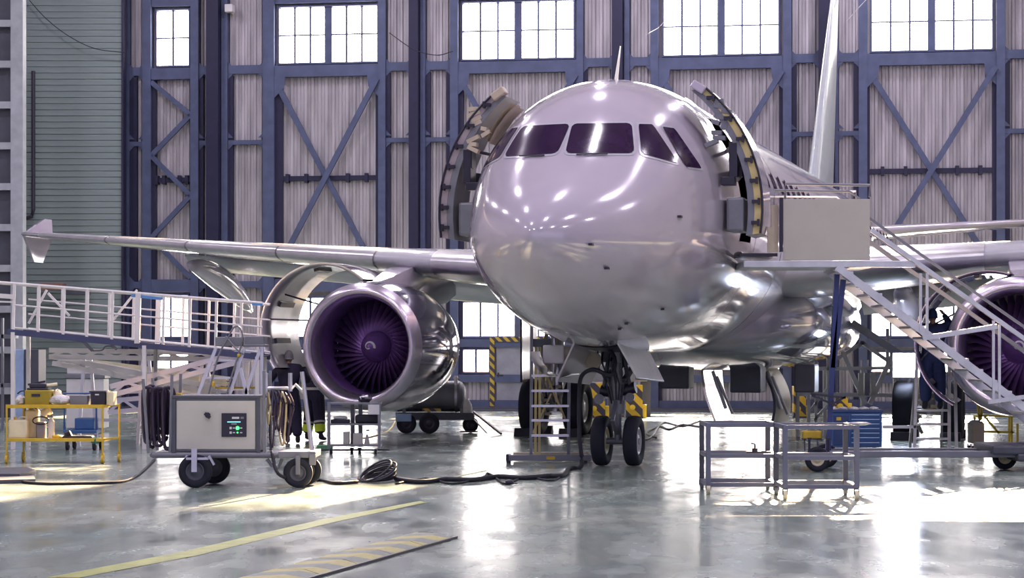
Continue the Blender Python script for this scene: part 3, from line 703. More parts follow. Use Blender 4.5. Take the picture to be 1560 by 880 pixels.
# nose gear doors
def door_panel(name, pts, m_, parent=air, th=.03):
    pts = [Vector(p) for p in pts]; n = (pts[1] - pts[0]).cross(pts[2] - pts[0]).normalized() * th
    m = MB(); V = pts + [p + n for p in pts]; k = len(pts)
    m._add(V, [tuple(range(k))[::-1], tuple(range(k, 2 * k))] + [(i, (i + 1) % k, k + (i + 1) % k, k + i) for i in range(k)]); return m.build(name, m_, parent, bevel=.008)
door_panel('nose_gear_door', [(.32, -1.45, 1.90), (.32, .75, 1.78), (.58, .7, 1.28), (.60, -1.3, 1.36)], WHITE)
door_panel('nose_gear_door', [(-.30, -1.45, 1.90), (-.30, .75, 1.78), (-.60, .7, 1.22), (-.62, -1.3, 1.30)], PAINT)
door_panel('nose_gear_aft_door', [(.14, .5, 1.8), (.36, .5, 1.8), (.34, .62, 1.3), (.14, .62, 1.3)], PAINTG)
m = MB(); m.box2((-.95, -.9, 1.56), (-.62, -.45, 1.84)); m.build('external_power_panel', WHITE, air, bevel=.02)
m = MB()
m.lathe([(-.3, .42), (.3, .42)], Matrix.Translation((-.62, -1.0, 1.78)), 20, R(185), R(300)); m.build('open_hatch', CHROME, air, smooth='all')

# main gears
for sg in (1, -1):
    m = MB(); m.cyl((sg * 3.8, 11.04, .5), (sg * 3.75, 11.0, 2.8), .14, n=18); m.cyl((sg * 3.35, 11.04, .585), (sg * 4.24, 11.04, .585), .08, n=14)
    m.cyl((sg * 3.8, 11.0, 1.1), (sg * 3.8, 11.0, 2.0), .19, n=18); mg = m.build('main_gear_strut', ALU, air, smooth=True)
    wheel(mg, (sg * 3.335, 11.04, .585), .584, .43, HUBW); wheel(mg, (sg * 4.265, 11.04, .585), .584, .43, HUBW)
    m = MB(); m.bar((sg * 3.7, 10.9, 1.4), (sg * 2.3, 11.0, 2.3), .14); m.bar((sg * 3.8, 10.8, 1.0), (sg * 3.8, 10.5, .8), .08); m.bar((sg * 3.8, 10.5, .8), (sg * 3.8, 10.9, .6), .08); m.build('side_stay', GREYP, mg)
    m = MB()
    for k in range(6): x = sg * 3.8 + random.uniform(-.2, .2); m.tube([(x, 10.85, 2.2), (x + random.uniform(-.1, .1), 10.75, 1.5), (sg * 3.8 + random.uniform(-.2, .2), 10.8, .8)], .02, 6)
    for k in range(10): m.box((sg * 3.8 + random.uniform(-.2, .2), 10.8, .45 + k * .07), (.12, .1, .06))
    m.build('brake_lines', TAN, mg)
    m = MB(); m.grid([[(sg * 4.35, y, z) for y in (10.4, 11.6)] for z in (1.1, 2.7)]); m.grid([[(sg * 4.39, y, z) for y in (10.4, 11.6)] for z in (1.1, 2.7)]); m.build('strut_fairing', PAINT, mg)
    # big belly gear doors hanging open
    rows, rows2 = [], []
    for k in range(11):
        t = k / 10; x = sg * (.55 + .12 * sin(pi * t) + .0 * t) + .28 * sin(t * 1.5); z = 1.5 - 1.2 * t
        rows.append([(x, y, z) for y in (9.9, 11.0, 12.0)]); rows2.append([(x + .05, y, z) for y in (9.9, 11.0, 12.0)])
    m = MB(); m.grid(rows); m.grid(rows2)
    for r_ in (0, 2): m.grid([[rows[k][r_] for k in range(11)], [rows2[k][r_] for k in range(11)]])
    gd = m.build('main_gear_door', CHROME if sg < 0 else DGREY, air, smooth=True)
    m = MB(); m.cyl((sg * .55 + .2, 10.1, 1.35), (sg * .55 + .45, 10.2, .6), .04, n=8); m.cyl((sg * .55 + .3, 10.0, 1.25), (sg * .55 + .6, 10.1, .5), .03, n=8); m.build('door_actuator', ALU, gd, smooth=True)
# boxes hanging from open belly hatches
for (x0, x1, y0, z0, z1, mm) in ((.25, .85, 8.6, .95, 1.65, DGREY), (1.62, 2.0, 7.6, .98, 1.5, DGREY), (-1.15, -.55, 8.6, 1.02, 1.7, DGREY), (-.3, .12, 7.6, 1.45, 1.68, WHITE)):
    m = MB(); m.box2((x0, y0, z0), (x1, y0 + .6, z1)); m.build('belly_equipment_box', mm, air, bevel=.03)

# ================================================================== GROUND EQUIPMENT
def caster(parent, x, y, r=.06, m_=None, h=.12):
    m = MB(); m.box2((x - .035, y - .03, r), (x - .025, y + .03, h + r * .3)); m.box2((x + .025, y - .03, r), (x + .035, y + .03, h + r * .3)); m.box2((x - .035, y - .03, h + r * .3 - .01), (x + .035, y + .03, h + r * .3))
    o = m.build('caster', GREYP, parent)
    m = MB(); m.cyl((x - .022, y, r), (x + .022, y, r), r, n=18); m.build('caster_wheel', m_ or TYRE, o, smooth=True)
def plane_wheel(parent, c, r, w_, hub, axis='Y', name='wheel'):
    return wheel(parent, c, r, w_, hub, axis, name)
def catmull(pts, n=8):
    P = [Vector(p) for p in pts]; P = [P[0] * 2 - P[1]] + P + [P[-1] * 2 - P[-2]]; out = []
    for i in range(1, len(P) - 2):
        a, b, c, d = P[i - 1:i + 3]
        for k in range(n):
            t = k / n; out.append(.5 * ((2 * b) + (c - a) * t + (2 * a - 5 * b + 4 * c - d) * t * t + (3 * b - a - 3 * c + d) * t ** 3))
    out.append(P[-2]); return out

# ---- ground power cart with hose coils
f = Fr(27.5, 330)
t = thing('ground_power_cart', 'grey wheeled power cart with control panel and green light beside the engine', 'cart', f.loc)
X, Z = f.x, f.z
m = MB(); m.box2((X(266), 0, Z(688)), (X(393), .75, Z(606))); body = m.build('cabinet_body', GREYP, t, bevel=.012)
m = MB(); m.box2((X(269), -.02, Z(684)), (X(389), 0, Z(610))); pan = m.build('front_panel', OFFW, t, bevel=.006)
m = MB(); m.box2((X(262), -.03, Z(607)), (X(397), .78, Z(602))); m.build('lid', DGREY, t, bevel=.01)
m = MB(); m.box2((X(338), -.035, Z(665)), (X(376), -.02, Z(629))); dp = m.build('display_panel', DARK, t, bevel=.004)
def strip(x0, x1, y0, y1, mm, nm): m = MB(); m.box2((X(x0), -.043, Z(y1)), (X(x1), -.035, Z(y0))); m.build(nm, mm, dp)
strip(354, 365, 634.5, 637.5, WHITE, 'display_label'); strip(367, 372, 634.5, 637.5, GREYP, 'display_label'); strip(347, 367, 641.5, 643, CYAN, 'display_strip'); strip(353, 361, 644.8, 645.8, WHITE, 'display_strip')
for r_, yy in enumerate((651.5, 658.5)):
    for k, xx in enumerate((352, 357, 362.5, 368)):
        mm = GREEN if (r_ == 0 and k == 2) or (r_ == 1 and k == 2) else WHITE
        q = 1.7 if mm is WHITE else 2.6
        m = MB()
        if mm is GREEN: m.cyl((X(xx), -.045, Z(yy)), (X(xx), -.035, Z(yy)), (.024 if r_ == 0 else .01), n=12)
        else: m.box2((X(xx - q), -.042, Z(yy + (1.8 if k == 0 else .8))), (X(xx + q), -.035, Z(yy - (1.8 if k == 0 else .8))))
        m.build('status_light' if mm is GREEN else 'button', mm, dp)
m = MB(); m.cyl((X(317), -.05, Z(632)), (X(317), 0, Z(632)), .035, n=16); m.bar((X(313), -.06, Z(629)), (X(321), -.06, Z(636)), .03, .04); m.build('rotary_switch', DARK, pan, smooth=True)
for side, (x0, x1) in enumerate(((262, 268), (391, 397))):
    m = MB(); m.box2((X(x0), -.03, Z(690)), (X(x1), 0, Z(607))); m.build('corner_profile', DGREY, t)
m = MB()
zb = Z(693)
m.tube([(X(232), .0, zb), (X(425), .0, zb)], .04, 10); m.tube([(X(232), .75, zb), (X(425), .75, zb)], .04, 10)
m.tube([(X(232), .0, zb), (X(232), .75, zb)], .035, 8); m.tube([(X(425), 0, zb), (X(425), .75, zb)], .035, 8); m.build('chassis_tube', GREYP, t, smooth=True)
m = MB(); m.box2((X(236), .02, zb), (X(425), .73, zb + .03)); m.build('chassis_deck', DGREY, t)
for (xa, ya, xb, yb) in ((218, 577, 226, 690), (262, 570, 259, 690), (402, 565, 403, 690)):
    for yy in (0, .72):
        m = MB(); m.bar((X(xa), yy, Z(ya)), (X(xb), yy, Z(yb)), .035); m.build('hose_post', GREYP, t)
for (px, y_, r, base) in ((300, -.14, .215, 744), (314, .72, .215, 744)):
    wheel(t, (X(px), y_, .215), .215, .12, DGREY, 'Y', 'wheel')
m = MB(); m.box((X(300), -.23, .36), (.07, .03, .30)); m.bar((X(280), -.1, zb - .12), (X(287), -.1, zb - .0), .03); m.bar((X(320), -.1, zb - 0), (X(328), -.1, zb - .12), .03); m.box2((X(287), -.2, zb - .05), (X(320), .0, zb - .02)); m.build('wheel_fork', ALU, t)
for (px, y_) in ((455, -.08), (462, .5)):
    wheel(t, (X(px), y_, .19), .19, .11, DGREY, 'Y', 'wheel')
m = MB(); m.box2((X(425), -.1, zb - .03), (X(482), .66, zb + .05)); m.box2((X(452), -.17, .17), (X(459), -.14, zb)); m.box2((X(472), -.12, zb - .12), (X(482), -.08, zb + .02)); m.build('tow_frame', GREYP, t, bevel=.008)
m = MB(); m.tube([(X(407), 0, zb - .05), (X(414), 0, zb - .14), (X(424), 0, zb - .17), (X(430), 0, zb - .05)], .022, 8); m.build('step_bar', GREYP, t, smooth=True)
# right hose rack
for (xa, ya, xb, yb) in ((441, 568, 441, 596), (459, 566, 474, 686), (404, 568, 404, 600)):
    m = MB(); m.tube([(X(xa), .1, Z(ya)), (X(xb), .1, Z(yb))], .028, 8); m.build('rack_post', ALU, t, smooth=True)
m = MB(); m.tube([(X(404), .1, Z(591)), (X(436), .1, Z(591)), (X(441), .1, Z(594)), (X(449), .1, Z(586)), (X(461), .1, Z(598))], .022, 8); m.build('rack_arm', ALU, t, smooth=True)
random.seed(3)
for k in range(9):      # left hose coil: hanging loops
    xo = 224 + k * 3.9; yy = .05 + .07 * (k % 4) + random.uniform(-.02, .02); w_ = 4.5 + random.uniform(0, 4); top = 590 + random.uniform(-3, 3); bot = 672 + random.uniform(-16, 14)
    pts = [(X(xo), yy, Z(top)), (X(xo + w_), yy + .03, Z(top + 6)), (X(xo + w_ + 1), yy + .05, Z((top + bot) / 2)), (X(xo + w_ * .7), yy + .03, Z(bot - 4)), (X(xo), yy, Z(bot)), (X(xo - w_ * .7), yy, Z(bot - 6)), (X(xo - w_), yy - .02, Z((top + bot) / 2)), (X(xo - w_), yy, Z(top + 6))]
    c = catmull(pts + [pts[0]], 6); m = MB(); m.tube(c[:-1], .022, 7, closed=True); m.build('hose_loop', HOSE, t, smooth='all')
for k in range(7):      # right cable loops
    xo = 408 + k * 5.2; top = 596 + random.uniform(-3, 3); bot = 660 + random.uniform(-18, 22); w_ = random.uniform(3, 9)
    pts = [(X(xo), .05, Z(top)), (X(xo + w_), .0, Z(top + 20)), (X(xo + w_ * .6), 0, Z(bot - 14)), (X(xo + w_ * .2), .03, Z(bot)), (X(xo - w_ * .6), .08, Z(bot - 18)), (X(xo - w_ * .4), .1, Z(top + 18))]
    c = catmull(pts + [pts[0]], 6); m = MB(); m.tube(c[:-1], .013, 6, closed=True); m.build('cable_loop', HOSE if k % 4 else mat('cream_cable', (.5, .42, .24), .5), t, smooth='all')
m = MB(); m.box2((X(266), .1, Z(602)), (X(274), .3, Z(599))); m.build('yellow_tag', YEL, t)

# floor cables
def floor_cable(name, pts, r, label, mm=BLACK, group=None, extra=None):
    w3 = [G(*p[:2]) + Vector((0, 0, r)) if len(p) == 2 else p[2] for p in pts]
    m = MB(); m.tube(catmull(w3, 8), r, 8); o = m.build(name, mm, None, smooth='all'); return tag(o, label, 'cable', group)
end = Vector((X(472) + f.loc[0], 27.3, .42))
floor_cable('power_cable', [(0, 0, Vector((-3.1, 27.5, .45))), (0, 0, Vector((-2.95, 27.25, .16))), (485, 733), (512, 738), (545, 736)], .022, 'thick black cable running from the power cart to the coil on the floor')
def braid(px):
    return 733 - (px - 600) * .012
pts = [(603, 733), (640, 737), (680, 733), (720, 734), (760, 729), (800, 731), (835, 728), (857, 727)]
floor_cable('power_cable', pts + [(868, 716), (0, 0, Vector((1.03, 31.6, .06))), (0, 0, Vector((1.0, 31.65, .5))), (0, 0, Vector((1.0, 31.65, 1.1))), (0, 0, Vector((1.03, 31.5, 1.38))), (0, 0, Vector((1.2, 31.4, 1.48))), (0, 0, Vector((1.45, 31.4, 1.40))), (0, 0, Vector((1.52, 31.5, 1.62))), (0, 0, Vector((1.4, 31.7, 1.85)))], .032, 'black cable rising from the floor into the socket behind the nose wheel')
floor_cable('thin_cable', [(603, 738), (650, 730), (690, 738), (735, 728), (742, 722), (752, 726), (770, 738), (800, 728), (840, 733), (858, 724)], .014, 'thin black cable twisted along the thick cable to the nose wheel')
floor_cable('thin_cable', [(236, 700), (225, 712), (205, 728), (180, 736), (120, 738), (60, 738), (0, 731)], .018, 'black cable curving from the power cart to the left frame edge')
cc = G(576, 733)
m = MB(); random.seed(5)
for k in range(9):
    a, b, h = .20 + .012 * (k % 4), .24 + .02 * (k % 3), .04 + .028 * k; ox, oy = random.uniform(-.03, .03), random.uniform(-.06, .06)
    m.tube([(cc.x + ox + a * cos(q) + .05 * sin(q) * (k / 9), cc.y + oy + b * sin(q), .015 + h * (.5 + .5 * sin(q * 1 + .6))) for q in [2 * pi * i / 30 for i in range(30)]], .013, 6, closed=True)
tag(m.build('cable_coil', BLACK, None, smooth='all'), 'black cable coiled in an oval heap on the floor', 'cable')
m = MB(); g = G(776, 738)
m.ball((g.x, g.y, .035), (.06, .05, .035), 10, 6); m.tube([(g.x - .1, g.y, .01), (g.x, g.y, .02), (g.x + .1, g.y + .05, .01)], .008, 5)
tag(m.build('cable_plug', DARK, None, smooth='all'), 'small dark plug lying on the floor in front of the stair base', 'plug')
floor_cable('thin_cable', [(1072, 652), (1040, 648), (1020, 655), (1005, 651), (985, 660), (1000, 668)], .02, 'dark cable lying on the floor right of the nose wheels')
floor_cable('thin_cable', [(1068, 641), (1040, 650), (1010, 645), (990, 668), (960, 670)], .018, 'thin cable lying on the floor behind the nose wheels', HOSE)

# floor markings and cable ramp
def poly_floor(name, pts, mm, z=.003):
    m = MB(); V = [tuple(G(*p)) for p in pts]; m._add([(v[0], v[1], z) for v in V], [tuple(range(len(V)))]); return m.build(name, mm, floor)
poly_floor('painted_line', [(70, 880), (280, 840), (495, 790), (640, 763), (650, 765), (505, 796), (300, 846), (120, 880)], YELP)
poly_floor('painted_line', [(690, 726), (740, 716), (744, 717), (694, 727)], YELP)
d = Vector((-.276, -.961, 0)); nrm = Vector((.961, -.276, 0)); P0 = Vector((-1.07, 20.2, 0))
rmp = thing('cable_ramp', 'yellow and grey striped cable protector strip lying on the front of the floor', 'ramp', P0, 0)
for k in range(7):
    a = d * (.86 * k + .01); b = d * (.86 * (k + 1) - .01); m = MB(); V = []
    for e in (a, b):
        for n_, z in ((0, 0), (.16, .045), (.40, .045), (.56, 0)): V.append(tuple(e + nrm * n_ + Vector((0, 0, z + .002))))
    m._add(V, [(0, 1, 5, 4), (1, 2, 6, 5), (2, 3, 7, 6), (0, 3, 2, 1), (4, 5, 6, 7)]); o = m.build('ramp_segment', RAMPM, rmp)
m = MB(); m.bar(tuple(nrm * .57 + Vector((0, 0, .012))), tuple(d * 6 + nrm * .57 + Vector((0, 0, .012))), .03, .02); m.build('ramp_edge', DARK, rmp)
for (pts, lab) in ((((0, 717), (40, 716), (55, 721), (30, 727), (0, 727)), 'dark flat mat lying on the floor at the left frame edge'), (((-20, 732), (52, 730), (54, 735), (-20, 737)), 'thin dark board lying in front of the flat mat')):
    m = MB(); V = [tuple(G(*p)) for p in pts]; k = len(V); m._add([(v[0], v[1], 0.002) for v in V] + [(v[0], v[1], .05) for v in V], [tuple(range(k, 2 * k))] + [(i, (i + 1) % k, k + (i + 1) % k, k + i) for i in range(k)])
    tag(m.build('floor_mat', DGREY, None), lab, 'mat')

# ---- yellow trolley on the left
f = Fr(33.2, 90); X, Z = f.x, f.z
t = thing('yellow_trolley', 'yellow two-shelf trolley with four casters at the far left', 'trolley', f.loc)
for z in (Z(618), Z(669)):
    m = MB(); m.box2((X(10), 0, z - .035), (X(158), .55, z)); m.box2((X(10), 0, z), (X(158), .015, z + .02)); m.build('shelf', YEL, t, bevel=.005)
for px, yy in ((10, 0.01), (156, .01), (24, .53), (172, .53)):
    m = MB(); xx = X(px) if yy < .3 else X(px); m.tube([(xx, yy, .12), (xx, yy, Z(616))], .016, 8); m.build('leg', YEL, t, smooth=True)
    m = MB(); m.box((xx, yy, .13), (.05, .05, .05)); o = m.build('caster', YEL, t)
    m = MB(); m.cyl((xx - .02, yy, .065), (xx + .02, yy, .065), .065, n=16); m.build('caster_wheel', YEL, o, smooth=True)
for y_ in (618, 669): m = MB(); m.bar((X(158), .02, Z(y_)), (X(172), .53, Z(y_)), .03); m.build('handle', YEL, t)
def put(name, label, cat, f, zbase, parts, group=None):
    o = thing(name, label, cat, (f.loc[0], f.loc[1], 0), 0, group); o.location.z = zbase
    for (nm, mb, mm, bev) in parts:
        p = mb.build(nm, mm, o, smooth=True, bevel=bev)
        for v in p.data.vertices: v.co.z -= zbase
    return o
zt, zl = Z(618), Z(669)
b = MB(); b.box2((X(35), .1, zt), (X(74), .45, Z(594))); b2 = MB(); b2.box2((X(38), .12, Z(594)), (X(70), .42, Z(591))); b3 = MB(); b3.tube(catmull([(X(22), .2, Z(600)), (X(28), .2, Z(596)), (X(38), .2, Z(596))], 5), .012, 6); b4 = MB(); b4.box2((X(46), .09, Z(604)), (X(59), .1, Z(600)))
put('tool_case', 'mustard yellow tool case on the top shelf of the yellow trolley', 'case', f, zt, [('case_body', b, mat('mustard', (.36, .27, .02), .5), .02), ('case_lid', b2, DARK, .01), ('hose', b3, DARK, 0), ('case_latch', b4, DARK, 0)])
b = MB(); b.box2((X(41), .15, Z(591)), (X(66), .4, Z(584))); b2 = MB(); b2.bar((X(38), .2, Z(586)), (X(64), .25, Z(581)), .05, .03); b3 = MB(); b3.cyl((X(67), .2, Z(587)), (X(82), .25, Z(585)), .025, n=10)
put('power_tool', 'black hand tool with pale handle lying on the mustard case', 'tool', f, Z(591), [('tool_body', b, DARK, .015), ('tool_bar', b2, DARK, 0), ('tool_handle', b3, PLASTW, 0)])
for i, (pa, pb, pt, lab, mm) in enumerate(((73, 88, 594, 'pale yellow folded cloth behind the white rags on the trolley', PLASTW), (70, 104, 602, 'crumpled white rags in the middle of the trolley top', CLOTH), (20, 34, 602, 'crumpled white rag at the left end of the trolley top', CLOTH))):
    b = MB(); xc = (X(pa) + X(pb)) / 2; b.ball((xc, .2 + (.15 if i == 0 else 0), zt + (Z(pt) - zt) * .5), ((X(pb) - X(pa)) / 2, .16, (Z(pt) - zt) * .5), 14, 9, .16)
    put('rag_pile', lab, 'rags', f, zt, [('rag', b, mm, 0)])
b = MB(); b.box2((X(104), .1, zt), (X(131), .4, Z(602))); put('storage_box', 'grey box right of the white rags on the trolley', 'box', f, zt, [('box_body', b, GREYP, .01)])
b = MB(); b.box2((X(136), .1, zt), (X(158), .45, Z(597))); b2 = MB(); b2.box2((X(134), .08, Z(598)), (X(160), .47, Z(595.5))); b3 = MB(); b3.box2((X(143), .09, Z(602)), (X(149), .1, Z(600)))
put('crate', 'black crate at the right end of the trolley top', 'crate', f, zt, [('crate_body', b, DARK, .01), ('crate_rim', b2, DARK, .005), ('crate_label', b3, WHITE, 0)])
b = MB(); b.box2((X(159), .15, zt), (X(170), .45, Z(597))); put('storage_box', 'small pale box beside the black crate on the trolley', 'box', f, zt, [('box_body', b, PLASTW, .008)])
def can(px0, px1, ptop, y0, y1, lab, mm):
    b = MB(); b.box2((X(px0), y0, zl), (X(px1), y1, Z(ptop + 4))); b2 = MB(); xm = (X(px0) * .7 + X(px1) * .3); b2.cyl((xm, (y0 + y1) / 2, Z(ptop + 4)), (xm, (y0 + y1) / 2, Z(ptop)), .025, n=12)
    b3 = MB(); b3.tube(catmull([(xm + .05, (y0 + y1) / 2, Z(ptop + 4)), (xm + .08, (y0 + y1) / 2, Z(ptop + .5)), (X(px1) - .03, (y0 + y1) / 2, Z(ptop + 1)), (X(px1) - .02, (y0 + y1) / 2, Z(ptop + 4))], 4), .012, 6)
    put('jerrycan', lab, 'jerrycan', f, zl, [('can_body', b, mm, .03), ('can_cap', b2, YEL, .004), ('can_handle', b3, mm, 0)])
can(11, 40, 635, .05, .25, 'squat translucent jerrycan at the left end of the lower trolley shelf', PLASTW)
can(31, 51, 621, .3, .5, 'tall cream jerrycan behind the squat one on the lower shelf', mat('cream_plastic', (.8, .72, .5), .4, 0))
b = MB(); b.cyl((X(59), .3, Z(632)), (X(70), .3, Z(625)), .07, n=14); b2 = MB(); b2.tube([(X(58) + .13 * cos(a), .2, Z(641) + .06 * sin(a)) for a in [2 * pi * i / 16 for i in range(16)]], .012, 6, closed=True)
b3 = MB(); b3.box2((X(50), .2, zl), (X(64), .36, Z(643)))
put('bucket', 'grey canister with a cream top and dark ring handle on the lower shelf', 'bucket', f, zl, [('canister_body', b3, GREYP, .02), ('canister_top', b, PLASTW, 0), ('ring_handle', b2, DARK, 0)])
b = MB(); b.cyl((X(74), .2, zl), (X(74), .2, Z(643)), .05, n=14); b.cyl((X(74), .2, Z(643)), (X(74), .2, Z(637)), .05, .018, n=14); b2 = MB(); b2.box((X(74) - .02, .2, Z(634.5)), (.09, .03, .04))
put('spray_bottle', 'white spray bottle on the lower shelf of the yellow trolley', 'bottle', f, zl, [('bottle_body', b, WHITE, 0), ('spray_head', b2, GREYP, .005)])
b = MB(); b.ball((X(84), .2, zl + .03), (.1, .1, .035), 12, 6, .1); put('sponge', 'yellow cloth beside the white spray bottle', 'cloth', f, zl, [('cloth_fold', b, YEL, 0)])
b = MB(); b.box2((X(92), .1, zl), (X(138), .3, zl + .05)); b2 = MB(); b2.cyl((X(96), .2, zl + .05), (X(104), .2, zl + .09), .05, n=12); b3 = MB(); b3.cyl((X(140), .1, zl - .02), (X(148), .02, zl - .02), .05, n=14)
put('grinder', 'long black tool lying at the right end of the lower trolley shelf', 'tool', f, zl, [('tool_body', b, BLACK, .02), ('tool_head', b2, BLACK, 0), ('tool_knob', b3, mat('teal_cap', (.03, .2, .18), .4), 0)])

# blue flat dolly behind the yellow trolley
f = Fr(37.5, 120); X, Z = f.x, f.z
t = thing('platform_dolly', 'dark blue low platform dolly seen through the yellow trolley', 'dolly', f.loc)
m = MB(); m.box2((X(96), 0, .30), (X(147), .8, .36)); m.build('deck', BLUE, t, bevel=.01)
for px in (101, 142): caster(t, X(px), .1, .09, h=.25); caster(t, X(px), .7, .09, h=.25)
m = MB(); m.tube([(X(97), .05, .36), (X(97), .05, 1.0), (X(146), .05, 1.0), (X(146), .05, .36)], .02, 8); m.build('push_handle', BLUE, t, smooth=True)
b = MB(); b.box2((X(110), .2, .36), (X(140), .6, .56)); o = b.build('toolbox', BLUE, None, bevel=.015); o.location = f.loc; tag(o, 'blue toolbox resting on the low platform dolly', 'toolbox')

# white cabinet and pale blue locker behind
f = Fr(46, 130); X, Z = f.x, f.z
t = thing('storage_cabinet', 'low white cabinet standing behind the yellow trolley against the planked wall', 'cabinet', f.loc)
m = MB(); m.box2((X(101), 0, .08), (X(158), .6, Z(577))); m.build('cabinet_body', WHITE, t, bevel=.01)
m = MB(); m.box2((X(99), -.03, Z(576)), (X(160), .62, Z(570))); m.build('cabinet_top', GREYP, t, bevel=.01)
m = MB(); m.box2((X(101), .05, Z(570)), (X(156), .55, Z(560))); m.build('cabinet_tray', WHITE, t, bevel=.02)
m = MB(); m.box2((X(106), .05, 0), (X(153), .55, .08)); m.build('plinth', DGREY, t)
f = Fr(47, 30); X, Z = f.x, f.z
t = thing('locker', 'tall pale blue locker at the left behind the yellow trolley', 'locker', f.loc)
m = MB(); m.box2((X(17), 0, 0), (X(36), .8, Z(532))); m.build('locker_body', BLUEP, t, bevel=.01)
m = MB(); m.box2((X(36), .05, 0), (X(58), .8, Z(532))); m.build('locker_side', DGREY, t, bevel=.01)
m = MB(); m.box2((X(-10), .1, Z(590)), (X(17), .7, Z(584))); m.box2((X(-10), .1, Z(515)), (X(17), .7, Z(509))); m.box2((X(0), .1, 0), (X(3), .2, Z(484))); m.build('shelf_frame', GREYP, t)
m = MB(); m.box2((X(40), -.02, Z(560)), (X(42), .05, Z(548))); m.build('locker_handle', DARK, t)

# wall cupboard on the planked wall, camera box
f = Fr(62.6, 110)
m = MB(); m.box2((f.x(62), -.25, f.z(442)), (f.x(98), .3, f.z(431))); o = m.build('wall_box', mat('rust_brown', (.28, .16, .13), .6), None, bevel=.01); o.location = f.loc; tag(o, 'long brown box fixed high on the planked wall', 'box')
m = MB(); m.box2((f.x(102), -.25, f.z(449)), (f.x(135), .3, f.z(437))); o = m.build('wall_box', DGREY, None, bevel=.01); o.location = f.loc; tag(o, 'dark box fixed on the planked wall right of the brown one', 'box')
m = MB(); u = U(355); m.box2((u - .12, -.5, WZ(355, 22)), (u + .12, -.2, WZ(355, 10))); m.box2((u - .03, -.3, WZ(355, 22)), (u + .03, 0, WZ(355, 14))); o = m.build('wall_camera_box', WHITE, None, bevel=.02); o.location = (0, W0, 0); o.rotation_euler = (0, 0, -BETA); tag(o, 'small white camera box mounted high on the hangar wall', 'lamp')  # camera box, gives no light
for pts, lab in ((((40, -5), (70, 28), (105, 55), (145, 74), (190, 80)), 'thin dark cable sagging across the planked wall at top left'), (((593, 50), (630, 75), (665, 84), (690, 78)), 'thin cable sagging across the dark column between two high windows'), ((((1290, 32), (1305, 15), (1322, -3)), 'pale thin wire hanging at the top right window')), (((985, 53), (1010, 35), (1022, -3)), 'pale wire hanging beside the high window above the cockpit')):
    D = 62.9 if pts[0][0] < 200 else (61.6 if pts[0][0] < 800 else 57)
    P = [((px - 780) / FPX * D, D, CAMH + (HOR - py) / FPX * D) for px, py in pts]
    m = MB(); m.tube(catmull(P, 6), .014 if 'dark' in lab or 'sagging' in lab else .012, 6); tag(m.build('hanging_cable', BLACK if 'pale' not in lab else ALU, None, smooth='all'), lab, 'cable')

# ---- maintenance gangway (left)
f = Fr(38, 200); X, Z = f.x, f.z
t = thing('maintenance_gangway', 'long raised gangway with white handrails on a dark deck under the left wing', 'gangway', f.loc)
dy = 1.2
def dk(px): return 503 + (px - 12) * .1005
def tp(px): return 430 + (px) * .079
m = MB(); m.bar((X(12), 0, Z(dk(12) + 2)), (X(400), 0, Z(dk(400) + 2)), .06, .1); m.bar((X(12), dy, Z(dk(12) + 2)), (X(400), dy, Z(dk(400) + 2)), .06, .1); m.build('deck_beam', mat('dark_blue_beam', (.05, .06, .14), .4), t)
m = MB(); m._add([(X(12), 0, Z(dk(12))), (X(400), 0, Z(dk(400))), (X(400), dy, Z(dk(400))), (X(12), dy, Z(dk(12)))], [(0, 1, 2, 3)]); m.build('deck_plate', GREYP, t)
for yy in (0, dy):
    sh = 14 if yy else 0
    m = MB(); m.tube([(X(-30), yy, Z(tp(-30))), (X(400), yy, Z(tp(400)))], .025, 8); m.build('handrail', WHITE, t, smooth=True)
    for fr_ in ((.45, .93) if yy == 0 else (.3, .62, .93)):
        m = MB(); m.tube([(X(20), yy, Z(tp(20) * (1 - fr_) + dk(20) * fr_)), (X(400), yy, Z(tp(400) * (1 - fr_) + dk(400) * fr_))], .018, 6); m.build('middle_rail', WHITE, t, smooth=True)
    for k, px in enumerate((22, 60, 98, 134, 172, 211, 250, 290, 330, 368)):
        px += sh; m = MB(); m.bar((X(px), yy, Z(tp(px))), (X(px - 2), yy, Z(dk(px))), .045 if k != 5 else .09); m.build('rail_post', WHITE, t)
for (a, b, c, d_) in ((-30, 448, 22, 452), (-30, 458, 22, 460)):
    m = MB(); m.bar((X(a), 0, Z(b)), (X(c), 0, Z(d_)), .08 if b < 450 else .03); m.build('left_arm', WHITE, t)
for (a, b, c, d_) in ((60, 440, 32, 492), (62, 445, 95, 480), (160, 490, 200, 440)):
    m = MB(); m.bar((X(a), .6, Z(b)), (X(c), .6, Z(d_)), .04); m.build('diagonal_brace', WHITE, t)
for px in (20, 220, 392):
    for yy in (0, dy): m = MB(); m.bar((X(px), yy, 0), (X(px), yy, Z(dk(px) + 2)), .07); m.build('support_leg', WHITE, t)
m = MB(); m.bar((X(124), 0, Z(517)), (X(141), 0, Z(534)), .05); m.bar((X(166), 0, Z(521)), (X(178), 0, Z(532)), .04); m.tube(catmull([(X(141), 0, Z(534)), (X(155), 0, Z(533)), (X(160), 0, Z(528)), (X(168), 0, Z(527)), (X(176), 0, Z(531))], 5), .015, 6); m.build('hanging_actuator', DGREY, t, smooth=True)
m = MB(); m.bar((X(200), 0, Z(450)), (X(248), 0, Z(455)), .03, .05); m.bar((X(384), 0, Z(462)), (X(400), 0, Z(463)), .04, .06); m.build('blue_sleeve', mat('sky_blue', (.10, .28, .62), .5), t)

